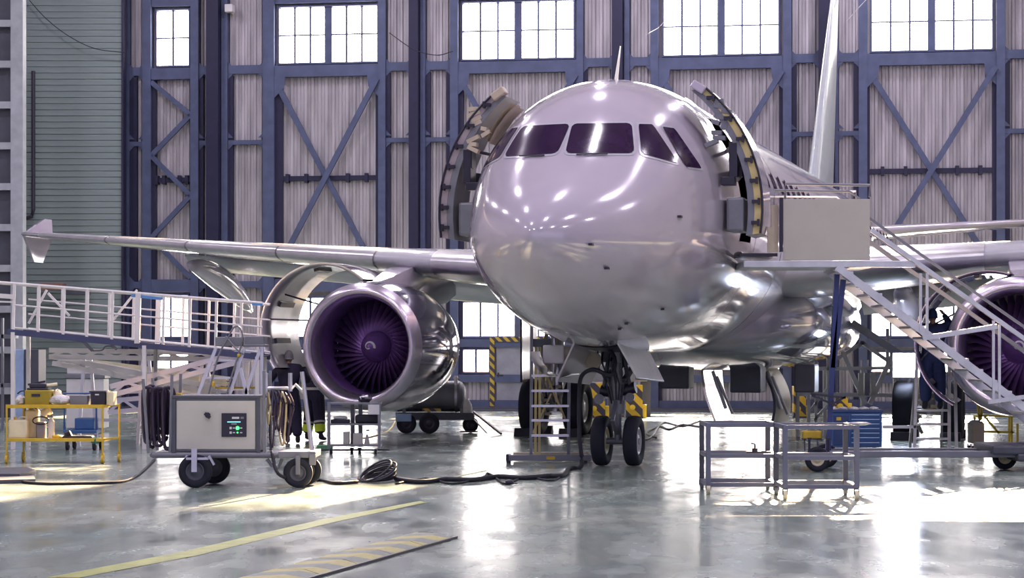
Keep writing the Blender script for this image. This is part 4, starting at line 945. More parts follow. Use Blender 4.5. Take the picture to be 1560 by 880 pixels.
# ---- long truss beams (folded dock) under the gangway: each beam a thing of its own
def truss(label, p0, p1, D, h=.22, sides=.35, mm=WHITE, n=9, group=None):
    a = Vector(((p0[0] - 780) / FPX * D, D, CAMH + (HOR - p0[1]) / FPX * D)); b = Vector(((p1[0] - 780) / FPX * D, D + p1[2] if len(p1) > 2 else D, CAMH + (HOR - p1[1]) / FPX * D))
    t = thing('truss_beam', label, 'beam', a, 0, group); b = b - a; up = Vector((0, 0, h))
    for nm, off in (('top_chord', up), ('bottom_chord', Vector())):
        m = MB(); m.bar(off, b + off, .06, .09); m.build(nm, mm, t)
        m = MB(); m.bar(off + Vector((0, sides, 0)), b + off + Vector((0, sides, 0)), .06, .08); m.build(nm, mm, t)
    for k in range(n):
        p, q = b * (k / n), b * ((k + 1) / n)
        m = MB(); m.bar(p + (up if k % 2 else Vector()), q + (Vector() if k % 2 else up), .05); m.build('lattice_bar', mm, t)
    return t
truss('pale lattice beam lying level just under the gangway deck', (75, 543), (380, 548), 39.5, .12, .5, WHITE, 12)
truss('pale lattice beam sloping down to the right from below the gangway', (80, 553), (330, 600), 40.2, .12, .5, WHITE, 10)
truss('grey lattice beam rising to the right behind the power cart hoses', (168, 602), (385, 545), 38.6, .16, .4, ALU, 9)
truss('low grey lattice beam resting near the floor behind the power cart', (165, 628), (345, 612), 41, .22, .5, ALU, 8)
truss('cream lattice beam crossing at the middle of the beam stack', (130, 558), (345, 585), 41.5, .1, .4, mat('cream_steel', (.6, .55, .38), .5), 9)
truss('yellowish lattice beam low behind the step ladder', (200, 590), (400, 640), 42.2, .16, .4, MATS['cream_steel'], 8)
f = Fr(40.3, 240); X, Z = f.x, f.z
t = thing('beam_trestle', 'steel trestle carrying the stacked lattice beams on the left', 'trestle', f.loc)
for px in (120, 210, 300, 370):
    m = MB(); m.bar((X(px), 0, 0), (X(px + 8), .0, Z(545)), .06); m.bar((X(px + 20), .5, 0), (X(px + 10), .5, Z(545)), .06); m.bar((X(px), 0, .3), (X(px + 20), .5, .3), .04); m.build('trestle_leg', ALU, t)
m = MB(); m.bar((X(115), .2, Z(640)), (X(380), .2, Z(640)), .06); m.bar((X(118), .2, Z(600)), (X(380), .2, Z(592)), .05); m.build('trestle_rail', ALU, t)
m = MB(); m.bar((X(330), -.2, Z(590)), (X(396), -.2, Z(590)), .035); m.bar((X(395), -.2, Z(590)), (X(395), -.2, Z(615)), .035); m.build('yellow_rail', YEL, t)

# ---- step ladder with handle loop behind the power cart
f = Fr(34.5, 350); X, Z = f.x, f.z
t = thing('step_ladder', 'grey step ladder with looped handrail behind the power cart', 'ladder', f.loc)
m = MB(); m.box2((X(328), -.02, Z(527)), (X(369), .5, Z(513))); m.build('top_tray', GREYP, t, bevel=.01)
m = MB(); m.box2((X(373), -.02, Z(525)), (X(402), .5, Z(512))); m.box2((X(371), -.04, Z(528)), (X(404), .52, Z(524))); m.build('platform_box', GREYP, t, bevel=.01)
for a, b in (((329, 530), (268, 690)), ((372, 530), (322, 690)), ((399, 528), (400, 690)), ((396, 532), (358, 650)), ((366, 560), (386, 640))):
    m = MB(); m.bar((X(a[0]), 0, Z(a[1])), (X(b[0]), 0, max(.02, Z(b[1]))), .06, .05); m.build('rail', ALU, t)
for k in range(6):
    q = (k + .7) / 6; y = 530 + 160 * q; m = MB(); m.box((X(350 - 55 * q), .05, max(.06, Z(y))), (X(372) - X(329), .2, .03)); m.build('step', ALU, t)
m = MB(); m.tube(catmull([(X(318), -.1, Z(605)), (X(333), -.1, Z(545)), (X(348), -.1, Z(515)), (X(358), -.1, Z(498)), (X(367), -.1, Z(500)), (X(370), -.1, Z(520)), (X(355), -.1, Z(570)), (X(345), -.1, Z(605))], 6), .015, 7); m.build('handrail_loop', GREYP, t, smooth='all')
m = MB(); m.tube(catmull([(X(345), -.1, Z(512)), (X(360), -.1, Z(530)), (X(372), -.1, Z(540))], 5), .014, 6); m.build('knee_rail', GREYP, t, smooth='all')
m = MB(); m.ball((X(326), -.1, Z(585)), (.03, .03, .05), 8, 6); m.ball((X(365), -.1, Z(541)), (.03, .03, .03), 8, 6); m.build('yellow_cap', YEL, t)

# ---- wheeled nose access stair with lattice
f = Fr(33.5, 835); X, Z = f.x, f.z
t = thing('access_ladder', 'yellow and grey access ladder on a wheeled base under the nose', 'ladder', f.loc)
for x_, mm, nm in ((809, GREYP, 'rail'), (866, GREYP, 'rail')):
    m = MB(); m.bar((X(x_), 0, .1), (X(x_ + 1), 0, Z(493 if x_ < 830 else 575)), .035, .05); m.build(nm, mm, t)
for x_ in (816, 822): m = MB(); m.bar((X(x_), .35, .1), (X(x_ + 1), .35, Z(527)), .04, .04); m.build('rear_rail', PRIMER, t)
for y in (548, 572, 595, 618, 640, 663): m = MB(); m.box((X(838), .0, Z(y)), (X(866) - X(809), .14, .035)); m.build('step', ALU, t)
m = MB(); m.bar((X(832), .2, Z(570)), (X(862), .2, Z(640)), .035); m.bar((X(812), .2, Z(660)), (X(840), .2, Z(600)), .025); m.build('diagonal_brace', PRIMER, t)
m = MB(); m.box2((X(812), .0, Z(528)), (X(840), .5, Z(516))); m.build('top_platform', DGREY, t, bevel=.01)
for y_, nm in ((-.25, 'front'), (.55, 'rear')):
    m = MB(); m.box2((X(771 if y_ < 0 else 782), y_, .0 + .04), (X(900), y_ + .08, .13)); m.build('base_beam', GREYP if y_ < 0 else TAN, t, bevel=.006)
m = MB(); m.box2((X(771), -.26, .03), (X(775), -.16, .14)); m.build('end_cap', DARK, t)
m = MB(); m.box2((X(832), -.265, .06), (X(845), -.25, .11)); m.build('base_label', YEL, t)
for px in (775, 892):
    m = MB(); m.bar((X(px), -.22, .08), (X(px), .6, .08), .06); m.build('cross_beam', GREYP, t)
    for y_ in (-.2, .58): m = MB(); m.cyl((X(px), y_, 0), (X(px), y_, .05), .035, n=12); m.build('foot_pad', DARK, t)

# chocks
for lx in (-4.27, -3.33, 3.33, 4.27):
    for yy in (10.28, 11.8):
        p = AM @ Vector((lx, yy, 0)); m = MB()
        m._add([(-.2, -.11, 0), (.2, -.11, 0), (.2, .11, 0), (-.2, .11, 0), (-.2, -.05, .17), (.2, -.05, .17), (.2, .05, .17), (-.2, .05, .17)], [(0, 3, 2, 1), (4, 5, 6, 7), (0, 1, 5, 4), (1, 2, 6, 5), (2, 3, 7, 6), (3, 0, 4, 7)])
        o = m.build('wheel_chock', BLACK, None, bevel=.01); o.location = p; o.rotation_euler = (0, 0, YAW)
        tag(o, ('black wedge chock %s the %s wheel of the %s main gear' % ('in front of' if yy < 11 else 'behind', 'outer' if abs(lx) > 4 else 'inner', 'left' if lx < 0 else 'right')), 'chock', 'chocks at the main wheels')

# ---- tool cart under the engine
f = Fr(36.2, 540); X, Z = f.x, f.z
t = thing('tool_cart', 'small grey tool cart with two trays standing under the left engine', 'cart', f.loc)
for px, y_ in ((501, 0), (578, 0), (534, .5), (546, .5)):
    m = MB(); m.bar((X(px), y_, .1), (X(px), y_, Z(612)), .05 if y_ == 0 else .07); m.build('leg', GREYP, t)
for z, nm in ((Z(613), 'top_tray'), (Z(645), 'middle_tray'), (Z(677), 'bottom_tray')):
    m = MB(); m.box2((X(500), 0, z - .03), (X(580), .5, z)); m.build(nm, GREYP, t, bevel=.004)
for px in (504, 533, 545, 572): caster(t, X(px), .05 if px in (504, 572) else .45, .045, h=.07)
zt = Z(613)
b = MB(); b.ball((X(555), .2, zt + .06), (.12, .1, .07), 12, 8, .12); b2 = MB(); b2.cyl((X(548), .15, zt + .07), (X(560), .15, zt + .1), .03, n=10)
put('hand_tool', 'dark tool heap on top of the small tool cart', 'tool', f, zt, [('tool_body', b, DARK, 0), ('tool_tube', b2, ALU, 0)])
zm = Z(645)
b = MB(); b.box2((X(540), .1, zm), (X(578), .4, Z(632))); put('tool_bag', 'black tool bag on the middle tray of the small cart', 'bag', f, zm, [('bag_body', b, BLACK, .03)])
b = MB(); b.box2((X(503), .1, zm), (X(531), .4, Z(639))); b2 = MB(); b2.ball((X(517), .2, Z(637)), (.13, .1, .04), 12, 6, .15); put('parts_tray', 'dark parts tray with a white cloth left on the middle tray', 'tray', f, zm, [('tray_body', b, DARK, .01), ('tray_cloth', b2, CLOTH, 0)])
b = MB(); b.box2((X(561), -.03, Z(631)), (X(578), -.01, Z(616))); o = b.build('paper_sheet', WHITE, t)
zb2 = Z(677)
b = MB(); b.box2((X(522), .1, zb2), (X(531), .3, Z(658))); put('carton', 'narrow white carton on the bottom tray left of the cart post', 'carton', f, zb2, [('carton_body', b, OFFW, .005)])
b = MB(); b.box2((X(537), .1, zb2), (X(551), .3, Z(660))); put('carton', 'wide white carton on the bottom tray right of the cart post', 'carton', f, zb2, [('carton_body', b, OFFW, .005)])
b = MB(); b.cyl((X(558), .2, zb2), (X(558), .2, Z(662)), .05, .015, n=12); b2 = MB(); b2.box((X(559), .2, Z(656)), (.06, .03, .03)); put('oil_can', 'small pale spout can on the bottom tray of the cart', 'can', f, zb2, [('can_body', b, OFFW, 0), ('can_spout', b2, GREYP, 0)])
g = G(540, 688); m = MB(); m.bar((g.x - 1.1, g.y, .03), (g.x + .6, g.y + .1, .03), .03); tag(m.build('steel_rod', DARK, None), 'long dark rod lying on the floor under the small tool cart', 'rod')
g = G(495, 684); m = MB(); m.box((g.x, g.y, .04), (.28, .15, .07)); tag(m.build('parts_box', mat('green_box', (.08, .25, .12), .5), None, bevel=.01), 'small green box on the floor left of the tool cart', 'box')

# ---- air tank trailer behind the engine
f = Fr(45, 665); X, Z = f.x, f.z
t = thing('air_tank_trailer', 'horizontal grey air tank on a three-wheeled trailer behind the left engine', 'trailer', f.loc)
m = MB(); prof = [(X(560), 0), (X(562), .18), (X(568), .3), (X(575), .33), (X(698), .33), (X(704), .29), (X(708), .2), (X(709), 0)]
m.lathe(prof, Matrix.Translation((0, .5, Z(604))), 32, axis='X'); m.build('tank', GREYP, t, smooth='all')
for px in (600, 692): m = MB(); m.lathe([(X(px), .34), (X(px + 4), .34)], Matrix.Translation((0, .5, Z(604))), 32, axis='X'); m.build('tank_band', ALU, t, smooth='all')
m = MB(); m.box2((X(602), .1, Z(640)), (X(722), .9, Z(629))); m.build('trailer_frame', DGREY, t, bevel=.01)
for px in (612, 650, 700): m = MB(); m.box2((X(px), .3, Z(630)), (X(px + 5), .7, Z(622))); m.build('tank_saddle', GREYP, t)
for px, y_, r in ((619, .05, .21), (654, -.02, .215), (716, .5, .17)): wheel(t, (X(px), y_, r), r, .14, DARK, 'Y', 'wheel')
m = MB(); m.box2((X(603), -.05, Z(642)), (X(627), .1, Z(630))); m.build('coupling_box', BLUEP, t, bevel=.02)
m = MB(); m.box2((X(643), .05, Z(626.5)), (X(672), .1, Z(622))); m.build('warning_strip', HAZS, t)
m = MB(); m.cyl((X(694), .3, Z(588)), (X(694), .3, Z(572)), .04, n=10); m.cyl((X(690), .3, Z(577)), (X(699), .3, Z(577)), .02, n=8); m.build('valve', ALU, t, smooth=True)
m = MB(); m.ball((X(712), .2, Z(622)), (.1, .1, .2), 10, 8, .1); m.build('wrapped_fitting', WHITE, t, smooth='all')
m = MB(); m.bar((X(721), .4, Z(628)), (X(764), -.8, .03), .04); m.bar((X(722), .4, Z(640)), (X(742), -.3, .02), .025); m.bar((X(700), .3, .03), (X(728), .3, .03), .1, .03); m.build('tow_bar', DARK, t)
floor_cable('thin_cable', [(602, 642), (596, 652), (585, 660), (560, 667), (545, 668)], .012, 'thin cable trailing left from the air tank trailer', YEL)

# ---- two grey steel frame tables
def frame_table(label, D, pxl, pxr, ptop, pmid, pbot, w_, rz=0, yoff=0, ht=.03):
    f = Fr(D, (pxl + pxr) / 2); X, Z = f.x, f.z
    t = thing('frame_table', label, 'table', f.loc, rz, 'steel frame tables on casters'); hw = X(pxr)
    for sx in (-1, 1):
        for y_ in (0, w_):
            m = MB(); m.box2((sx * hw - .03, y_ - .03, .14), (sx * hw + .03, y_ + .03, Z(ptop))); m.build('leg', DGREY if y_ else MATS['table_steel'], t, bevel=.004)
            caster(t, sx * hw, y_, .055, PLASTW if (sx + (y_ > 0)) % 2 else GREYP, .11)
    for z in (Z(ptop), Z(pmid), Z(pbot)):
        for y_ in (0, w_):
            m = MB(); m.box2((-hw - .03, y_ - .025, z - .05), (hw + .03, y_ + .025, z)); m.build('rail', MATS['table_steel'], t, bevel=.003)
        for sx in (-1, 1): m = MB(); m.box2((sx * hw - .025, 0, z - .05), (sx * hw + .025, w_, z)); m.build('side_rail', MATS['table_steel'], t, bevel=.003)
    return t
mat('table_steel', (.17, .18, .24), .42, .3, var=.1)
frame_table('left steel frame table with open top, beside the hanging gear doors', 26.2, 1079, 1183, 644, 691, 735, .9)
frame_table('right steel frame table with open top, in front of the blue tool chest', 25.2, 1196, 1305, 647, 694, 738, .85)
f = Fr(26.6, 1145); m = MB(); m.bar((f.x(1137), 0, f.z(688.5)), (f.x(1180), 0, f.z(688.5)), .02, .02); m.tube([(f.x(1150), 0, f.z(688)), (f.x(1150), 0, f.z(676)), (f.x(1144), 0, f.z(675))], .012, 6); m.cyl((f.x(1150), 0, f.z(688)), (f.x(1150), 0, f.z(682)), .035, n=10)
o = m.build('clamp_tool', DARK, None, smooth=True); o.location = f.loc; tag(o, 'small dark clamp tool lying on the middle rail of the left frame table', 'tool')
f = Fr(25.3, 1310); b = MB(); b.ball((0, 0, f.z(645)), (.13, .08, .02), 12, 6, .2); o = b.build('rag', CLOTH, None, smooth='all'); o.location = (f.loc[0], f.loc[1], 0); tag(o, 'small pale rag on the right corner of the right frame table', 'rag')

# ---- blue tool chest
f = Fr(36.5, 1306); X, Z = f.x, f.z
t = thing('tool_chest', 'blue roller tool chest with seven drawers behind the frame tables', 'tool chest', f.loc)
m = MB(); m.box2((X(1267), 0, .10), (X(1344), .55, Z(628))); m.build('chest_body', BLUE, t, bevel=.01)
m = MB(); m.box2((X(1265), -.02, Z(628)), (X(1346), .57, Z(624))); m.build('chest_top', mat('dark_blue', (.02, .05, .16), .4), t, bevel=.006)
zz = Z(630)
for k in range(7):
    h = .078 if k < 5 else .085; m = MB(); m.box2((X(1296), -.02, zz - h + .008), (X(1340), 0, zz - .004)); dr = m.build('drawer', BLUE, t, bevel=.003)
    m = MB(); m.box2((X(1297), -.045, zz - .024), (X(1339), -.02, zz - .01)); m.build('drawer_handle', BLUEP, dr); zz -= h
m = MB(); m.box2((X(1270), -.015, .14), (X(1293), 0, Z(632))); cd = m.build('cupboard_door', MATS['dark_blue'], t, bevel=.004)
m = MB(); m.box2((X(1274), -.02, Z(640)), (X(1281), -.014, Z(635))); m.build('warning_sticker', YEL, cd)
for px in (1272, 1339): caster(t, X(px), .06, .045, h=.08); caster(t, X(px), .5, .045, h=.08)
random.seed(11)
for i, px in enumerate((1272, 1288, 1304, 1320, 1335)):
    b = MB(); b.ball((X(px), .25, Z(623)), (.085, .12, .035), 12, 6, .22); o = b.build('rag', CLOTH, None, smooth='all'); o.location = f.loc
    tag(o, ('crumpled white rag at the left end of the blue tool chest top', 'crumpled white rag second from left on the blue tool chest', 'crumpled white rag in the middle of the blue tool chest top', 'crumpled white rag second from right on the blue tool chest', 'crumpled white rag at the right end of the blue tool chest top')[i], 'rag', 'rags on the tool chest')
f = Fr(36.8, 1238); X, Z = f.x, f.z
b = MB(); b.box2((X(1223), 0, Z(668)), (X(1252), .3, Z(656))); o = b.build('yellow_box', YEL, None, bevel=.02); o.location = f.loc; o.location.z = 0; tag(o, 'yellow box on a low stand seen above the frame table rail', 'box')
b = MB(); [b.box2((X(px), .1, 0), (X(px + 2), .14, Z(668))) for px in (1226, 1246)]; b.box2((X(1222), .05, Z(669.5)), (X(1253), .25, Z(668))); o = b.build('box_stand', DGREY, None); o.location = f.loc; tag(o, 'low dark stand carrying the yellow box', 'stand')

# ---- boarding stairs (right) with platform, tow chassis, support poles
f = Fr(31.0, 1380); X, Z = f.x, f.z
t = thing('boarding_stairs', 'white mobile boarding stairs with square side panel at the right front door', 'stairs', f.loc)
SW = mat('stair_steel', (.62, .63, .68), .35, .3)
m = MB(); m.box2((X(1193), -.02, Z(396)), (X(1325), .0, Z(303))); m.build('side_panel', mat('beige_panel', (.50, .47, .42), .5, .0, var=.04, scale=2), t, bevel=.006)
m = MB(); m.box2((X(1187), -.03, Z(384)), (X(1192.5), .0, Z(301))); m.build('panel_edge_strip', DARK, t)
m = MB(); m.box2((X(1133), 0, Z(407)), (X(1330), 1.3, Z(397))); m.box2((X(1330), 0, Z(407)), (X(1395), .1, Z(397))); m.build('platform', SW, t, bevel=.01)
m = MB(); m.box2((X(1128), .1, Z(390)), (X(1186), 1.2, Z(385))); m.ball((X(1130), .4, Z(386)), (.07, .3, .05), 10, 6); m.build('door_bumper', DARK, t)
for yy in (0, 1.25):
    m = MB(); m.tube([(X(1196), yy, Z(303)), (X(1196), yy, Z(280)), (X(1325), yy, Z(282)), (X(1325), yy, Z(300))], .02, 8); m.tube([(X(1180), yy, Z(290)), (X(1294), yy, Z(291)), (X(1310), yy, Z(303))], .016, 8); m.build('platform_rail', ALU if yy else GREYP, t, smooth=True)
sl0, sl1 = (1278, 408), (1620, 688)
def sl(px): return 408 + (px - 1278) * .752
for yy in (0, 1.1):
    m = MB(); m.bar((X(1275), yy, Z(406)), (X(1640), yy, Z(sl(1640))), .05, .11); m.build('stringer', SW, t)
    m = MB(); m.bar((X(1327), yy, Z(338 + 12)), (X(1640), yy, Z(350 + 313 * .71)), .05, .06); m.build('handrail', SW if yy == 0 else GREYP, t)
    m = MB(); m.bar((X(1322), yy + .05, Z(330)), (X(1640), yy + .05, Z(330 + 318 * .70)), .03, .04); m.build('upper_handrail', GREYP, t)
for k in range(15):
    px = 1290 + k * 22; m = MB(); m.box((X(px), .55, Z(sl(px) - 2)), (.2, 1.05, .035)); m.build('tread', ALU, t)
for px, ya in ((1402, 416), (1412, 416), (1513, 488), (1522, 494)):
    m = MB(); m.bar((X(px), -.02, Z(ya)), (X(px), -.02, Z(505 if px < 1450 else 612)), .035); m.build('rail_post', SW, t)
m = MB(); m.bar((X(1405), -.03, Z(515)), (X(1518), -.03, Z(497)), .05, .07); m.build('cross_brace', SW, t)
m = MB(); m.bar((X(1505), -.03, Z(612)), (X(1590), -.03, Z(600)), .05, .06); m.build('cross_brace', SW, t)
NB = mat('navy_pole', (.03, .045, .16), .35, .1)
for a, b in (((1278, 417), (1264, 712)), ((1288, 425), (1272, 560))):
    m = MB(); m.bar((X(a[0]), .2, Z(a[1])), (X(b[0]), .2, max(.2, Z(b[1]))), .075); m.build('support_pole', NB, t)
for a, b in (((1236, 600), (1290, 606)), ((1238, 602), (1276, 618)), ((1272, 614), (1290, 604))):
    m = MB(); m.bar((X(a[0]), .1, Z(a[1])), (X(b[0]), .1, Z(b[1])), .03); m.build('pole_bracket', DARK, t)
m = MB(); m.box2((X(1244), .05, Z(697)), (X(1570), .2, Z(687))); m.box2((X(1244), .95, Z(697)), (X(1570), 1.1, Z(687))); m.build('chassis_beam', GREYP, t, bevel=.01)
for k in range(4): m = MB(); m.box2((X(1290 + k * 85), .1, Z(697)), (X(1296 + k * 85), 1.1, Z(690))); m.build('chassis_cross_member', DGREY, t)
for px, y_ in ((1245, 0), (1274, 1.0), (1545, .6)):
    wheel(t, (X(px), y_, .18), .18, .1, HUBY, 'Y', 'wheel')
for px in (1233, 1262): m = MB(); m.cyl((X(px), 0, .2), (X(px), 0, Z(668)), .018, n=8); m.box((X(px), 0, Z(668)), (.06, .04, .03)); m.build('jack_screw', DARK, t, smooth=True)
m = MB(); m.box2((X(1225), -.05, .2), (X(1270), .9, .26)); m.build('axle_plate', DGREY, t)
m = MB(); m.box2((X(1510), -.1, Z(692)), (X(1620), 1.2, Z(678))); m.box2((X(1548), -.12, .15), (X(1620), 1.2, Z(690))); m.build('ballast_box', DGREY, t, bevel=.03)
m = MB(); m.box2((X(1170), .05, Z(384)), (X(1176), .1, Z(345))); m.box2((X(1176), .05, Z(384)), (X(1186), .1, Z(312))); m.build('gate_post', TAN, t)

# ---- wing trestle under the right wing
f = Fr(43, 1310); X, Z = f.x, f.z
t = thing('wing_trestle', 'white welded trestle with V braces under the right wing', 'trestle', f.loc)
for a, b, th_ in (((1283, 535), (1318, 615), .09), ((1360, 540), (1325, 615), .09), ((1310, 520), (1356, 552), .07), ((1318, 520), (1272, 548), .07), ((1215, 562), (1370, 560), .07), ((1215, 600), (1375, 602), .08), ((1232, 545), (1232, 655), .06), ((1243, 545), (1243, 655), .05), ((1262, 540), (1262, 640), .07), ((1352, 500), (1352, 560), .06), ((1240, 640), (1275, 600), .05), ((1230, 630), (1266, 585), .05), ((1365, 575), (1405, 660), .06), ((1375, 540), (1420, 600), .05)):
    m = MB(); m.bar((X(a[0]), 0, Z(a[1])), (X(b[0]), 0, max(.0, Z(b[1]))), th_); m.build('strut', WHITE, t)
for px in (1220, 1262, 1320, 1370, 1405):
    m = MB(); m.bar((X(px), .5, 0), (X(px), .5, Z(560)), .07); m.build('leg', WHITE, t); m = MB(); m.bar((X(px), 0, Z(601)), (X(px), .5, Z(601)), .05); m.build('tie', WHITE, t)
for px in (1307, 1316, 1326):
    m = MB(); m.box2((X(px), -.1, Z(602)), (X(px + 7), .0, Z(568))); m.build('hanging_plate', OFFW if px != 1316 else GREYP, t)
m = MB(); m.cyl((X(1312), 0, Z(560)), (X(1312), 0, Z(548)), .02, n=8); m.cyl((X(1322), 0, Z(560)), (X(1322), 0, Z(548)), .02, n=8); m.build('pin', ALU, t)
# work lamp under the wing (bright)
t = thing('work_lamp', 'bright glowing work lamp on a stand under the right wing', 'lamp', ((1385 - 780) / FPX * 42, 42, 0))
s_ = FPX / 42; zc = CAMH + (HOR - 556) / s_
m = MB(); m.box2((-.34, 0, zc - .26), (.34, .08, zc + .26)); m.build('lamp_housing', GREYP, t, bevel=.02)
m = MB(); m.box2((-.31, -.01, zc - .23), (.31, 0, zc + .23)); m.build('lamp_face', mat('lamp_glow', (.70, .78, 1), .3, emit=60, var=0), t)
m = MB(); m.cyl((0, .04, 0), (0, .04, zc - .26), .03, n=10); m.bar((-.3, .04, .03), (.3, .04, .03), .04); m.bar((0, -.3, .03), (0, .3, .03), .04); m.build('lamp_stand', DGREY, t)

# ---- hazard striped barriers at the door track
for i, (pa, pb, ya, yb, lab) in enumerate(((894, 922, 583, 632, 'yellow black striped block left of the nose gear strut'), (954, 979, 586, 630, 'yellow black striped block right of the nose gear strut'), (1209, 1228, 588, 632, 'narrow striped block left of the trestle'), (1273, 1292, 600, 628, 'striped block behind the blue tool chest'))):
    f = Fr(55.2, (pa + pb) / 2); X, Z = f.x, f.z
    t = thing('striped_barrier', lab, 'barrier', f.loc, 0, 'striped barriers along the door track')
    m = MB(); m.box2((X(pa), 0, .04), (X(pb), .3, Z(ya))); m.build('striped_plate', HAZ, t, bevel=.01)
    m = MB(); m.box2((X(pb), .02, 0), (X(pb + 6), .28, Z(yb - 14))); m.build('end_bracket', YEL, t, bevel=.01)
    m = MB(); m.cyl((X((pa + pb) / 2 - 3), -.1, Z(yb - 10)), (X((pa + pb) / 2 - 3), 0, Z(yb - 10)), .07, n=18); m.build('roller', YEL, t, smooth=True)
    m = MB(); m.box2((X(pa) - .02, .02, 0), (X(pb) + .02, .28, .05)); m.build('foot', DGREY, t)
# grey equipment cabinets seen behind the nose gear
f = Fr(56, 940); X, Z = f.x, f.z
t = thing('door_drive_cabinet', 'wide grey drive cabinet behind the nose gear between striped blocks', 'cabinet', (f.loc[0], f.loc[1], 0))
m = MB(); m.box2((X(873), 0, Z(581)), (X(986), .8, Z(556))); m.build('cabinet_body', GREYP, t, bevel=.02)
m = MB(); m.box2((X(927), .1, 0), (X(951), .6, Z(581))); m.build('cabinet_base', DGREY, t, bevel=.02)
m = MB(); m.box2((X(978), .2, 0), (X(992), .7, Z(575))); m.build('cabinet_side', DGREY, t)

# ---- small things far right
f = Fr(40, 1515); X, Z = f.x, f.z
t = thing('yellow_stand', 'orange-yellow tubular stand at the far right floor', 'stand', f.loc)
for a, b in (((1488, 600), (1492, 640)), ((1498, 596), (1494, 640)), ((1490, 633), (1560, 634)), ((1495, 657), (1545, 658)), ((1541, 635), (1541, 675)), ((1550, 645), (1550, 675)), ((1500, 634), (1522, 660)), ((1492, 640), (1492, 677))):
    m = MB(); m.bar((X(a[0]), 0, Z(a[1])), (X(b[0]), 0, max(.0, Z(b[1]))), .04); m.build('tube', YEL, t)
m = MB(); m.bar((X(1492), .4, 0), (X(1492), .4, Z(634)), .04); m.bar((X(1545), .4, 0), (X(1545), .4, Z(634)), .04); m.bar((X(1492), 0, Z(634)), (X(1492), .4, Z(634)), .04); m.bar((X(1545), 0, Z(634)), (X(1545), .4, Z(634)), .04); m.build('rear_tube', YEL, t)
f = Fr(37.5, 1490); X, Z = f.x, f.z
t = thing('waste_bin', 'brown ribbed bin on casters with white bag near the yellow stand', 'bin', f.loc)
m = MB(); m.box2((X(1481), 0, .12), (X(1500), .4, Z(644))); m.build('bin_body', TAN, t, bevel=.02)
m = MB(); m.ball((X(1490), .2, Z(644)), (.13, .2, .05), 12, 6, .15); m.build('bin_bag', CLOTH, t)
for px in (1483, 1498): caster(t, X(px), .05, .04, h=.09); caster(t, X(px), .35, .04, h=.09)

# worker's ladder under the right wing
f = Fr(37, 1421); X, Z = f.x, f.z
t = thing('step_ladder', 'narrow white step ladder with a worker on it at the right engine', 'ladder', f.loc)
for a, b in (((1397, 530), (1393, 688)), ((1446, 540), (1446, 688)), ((1455, 560), (1457, 688))):
    m = MB(); m.bar((X(a[0]), 0, Z(a[1])), (X(b[0]), 0, 0), .05); m.build('rail', WHITE, t)
for y in (625, 646, 668): m = MB(); m.box((X(1420), .05, Z(y)), (X(1446) - X(1395), .22, .035)); m.build('step', WHITE, t)
m = MB(); m.bar((X(1397), .7, 0), (X(1402), .2, Z(530)), .04); m.bar((X(1446), .7, 0), (X(1441), .2, Z(540)), .04); m.build('rear_leg', ALU, t)
m = MB(); m.bar((X(1345), 0, Z(650)), (X(1395), 0, Z(650)), .05); m.build('outrigger', WHITE, t)

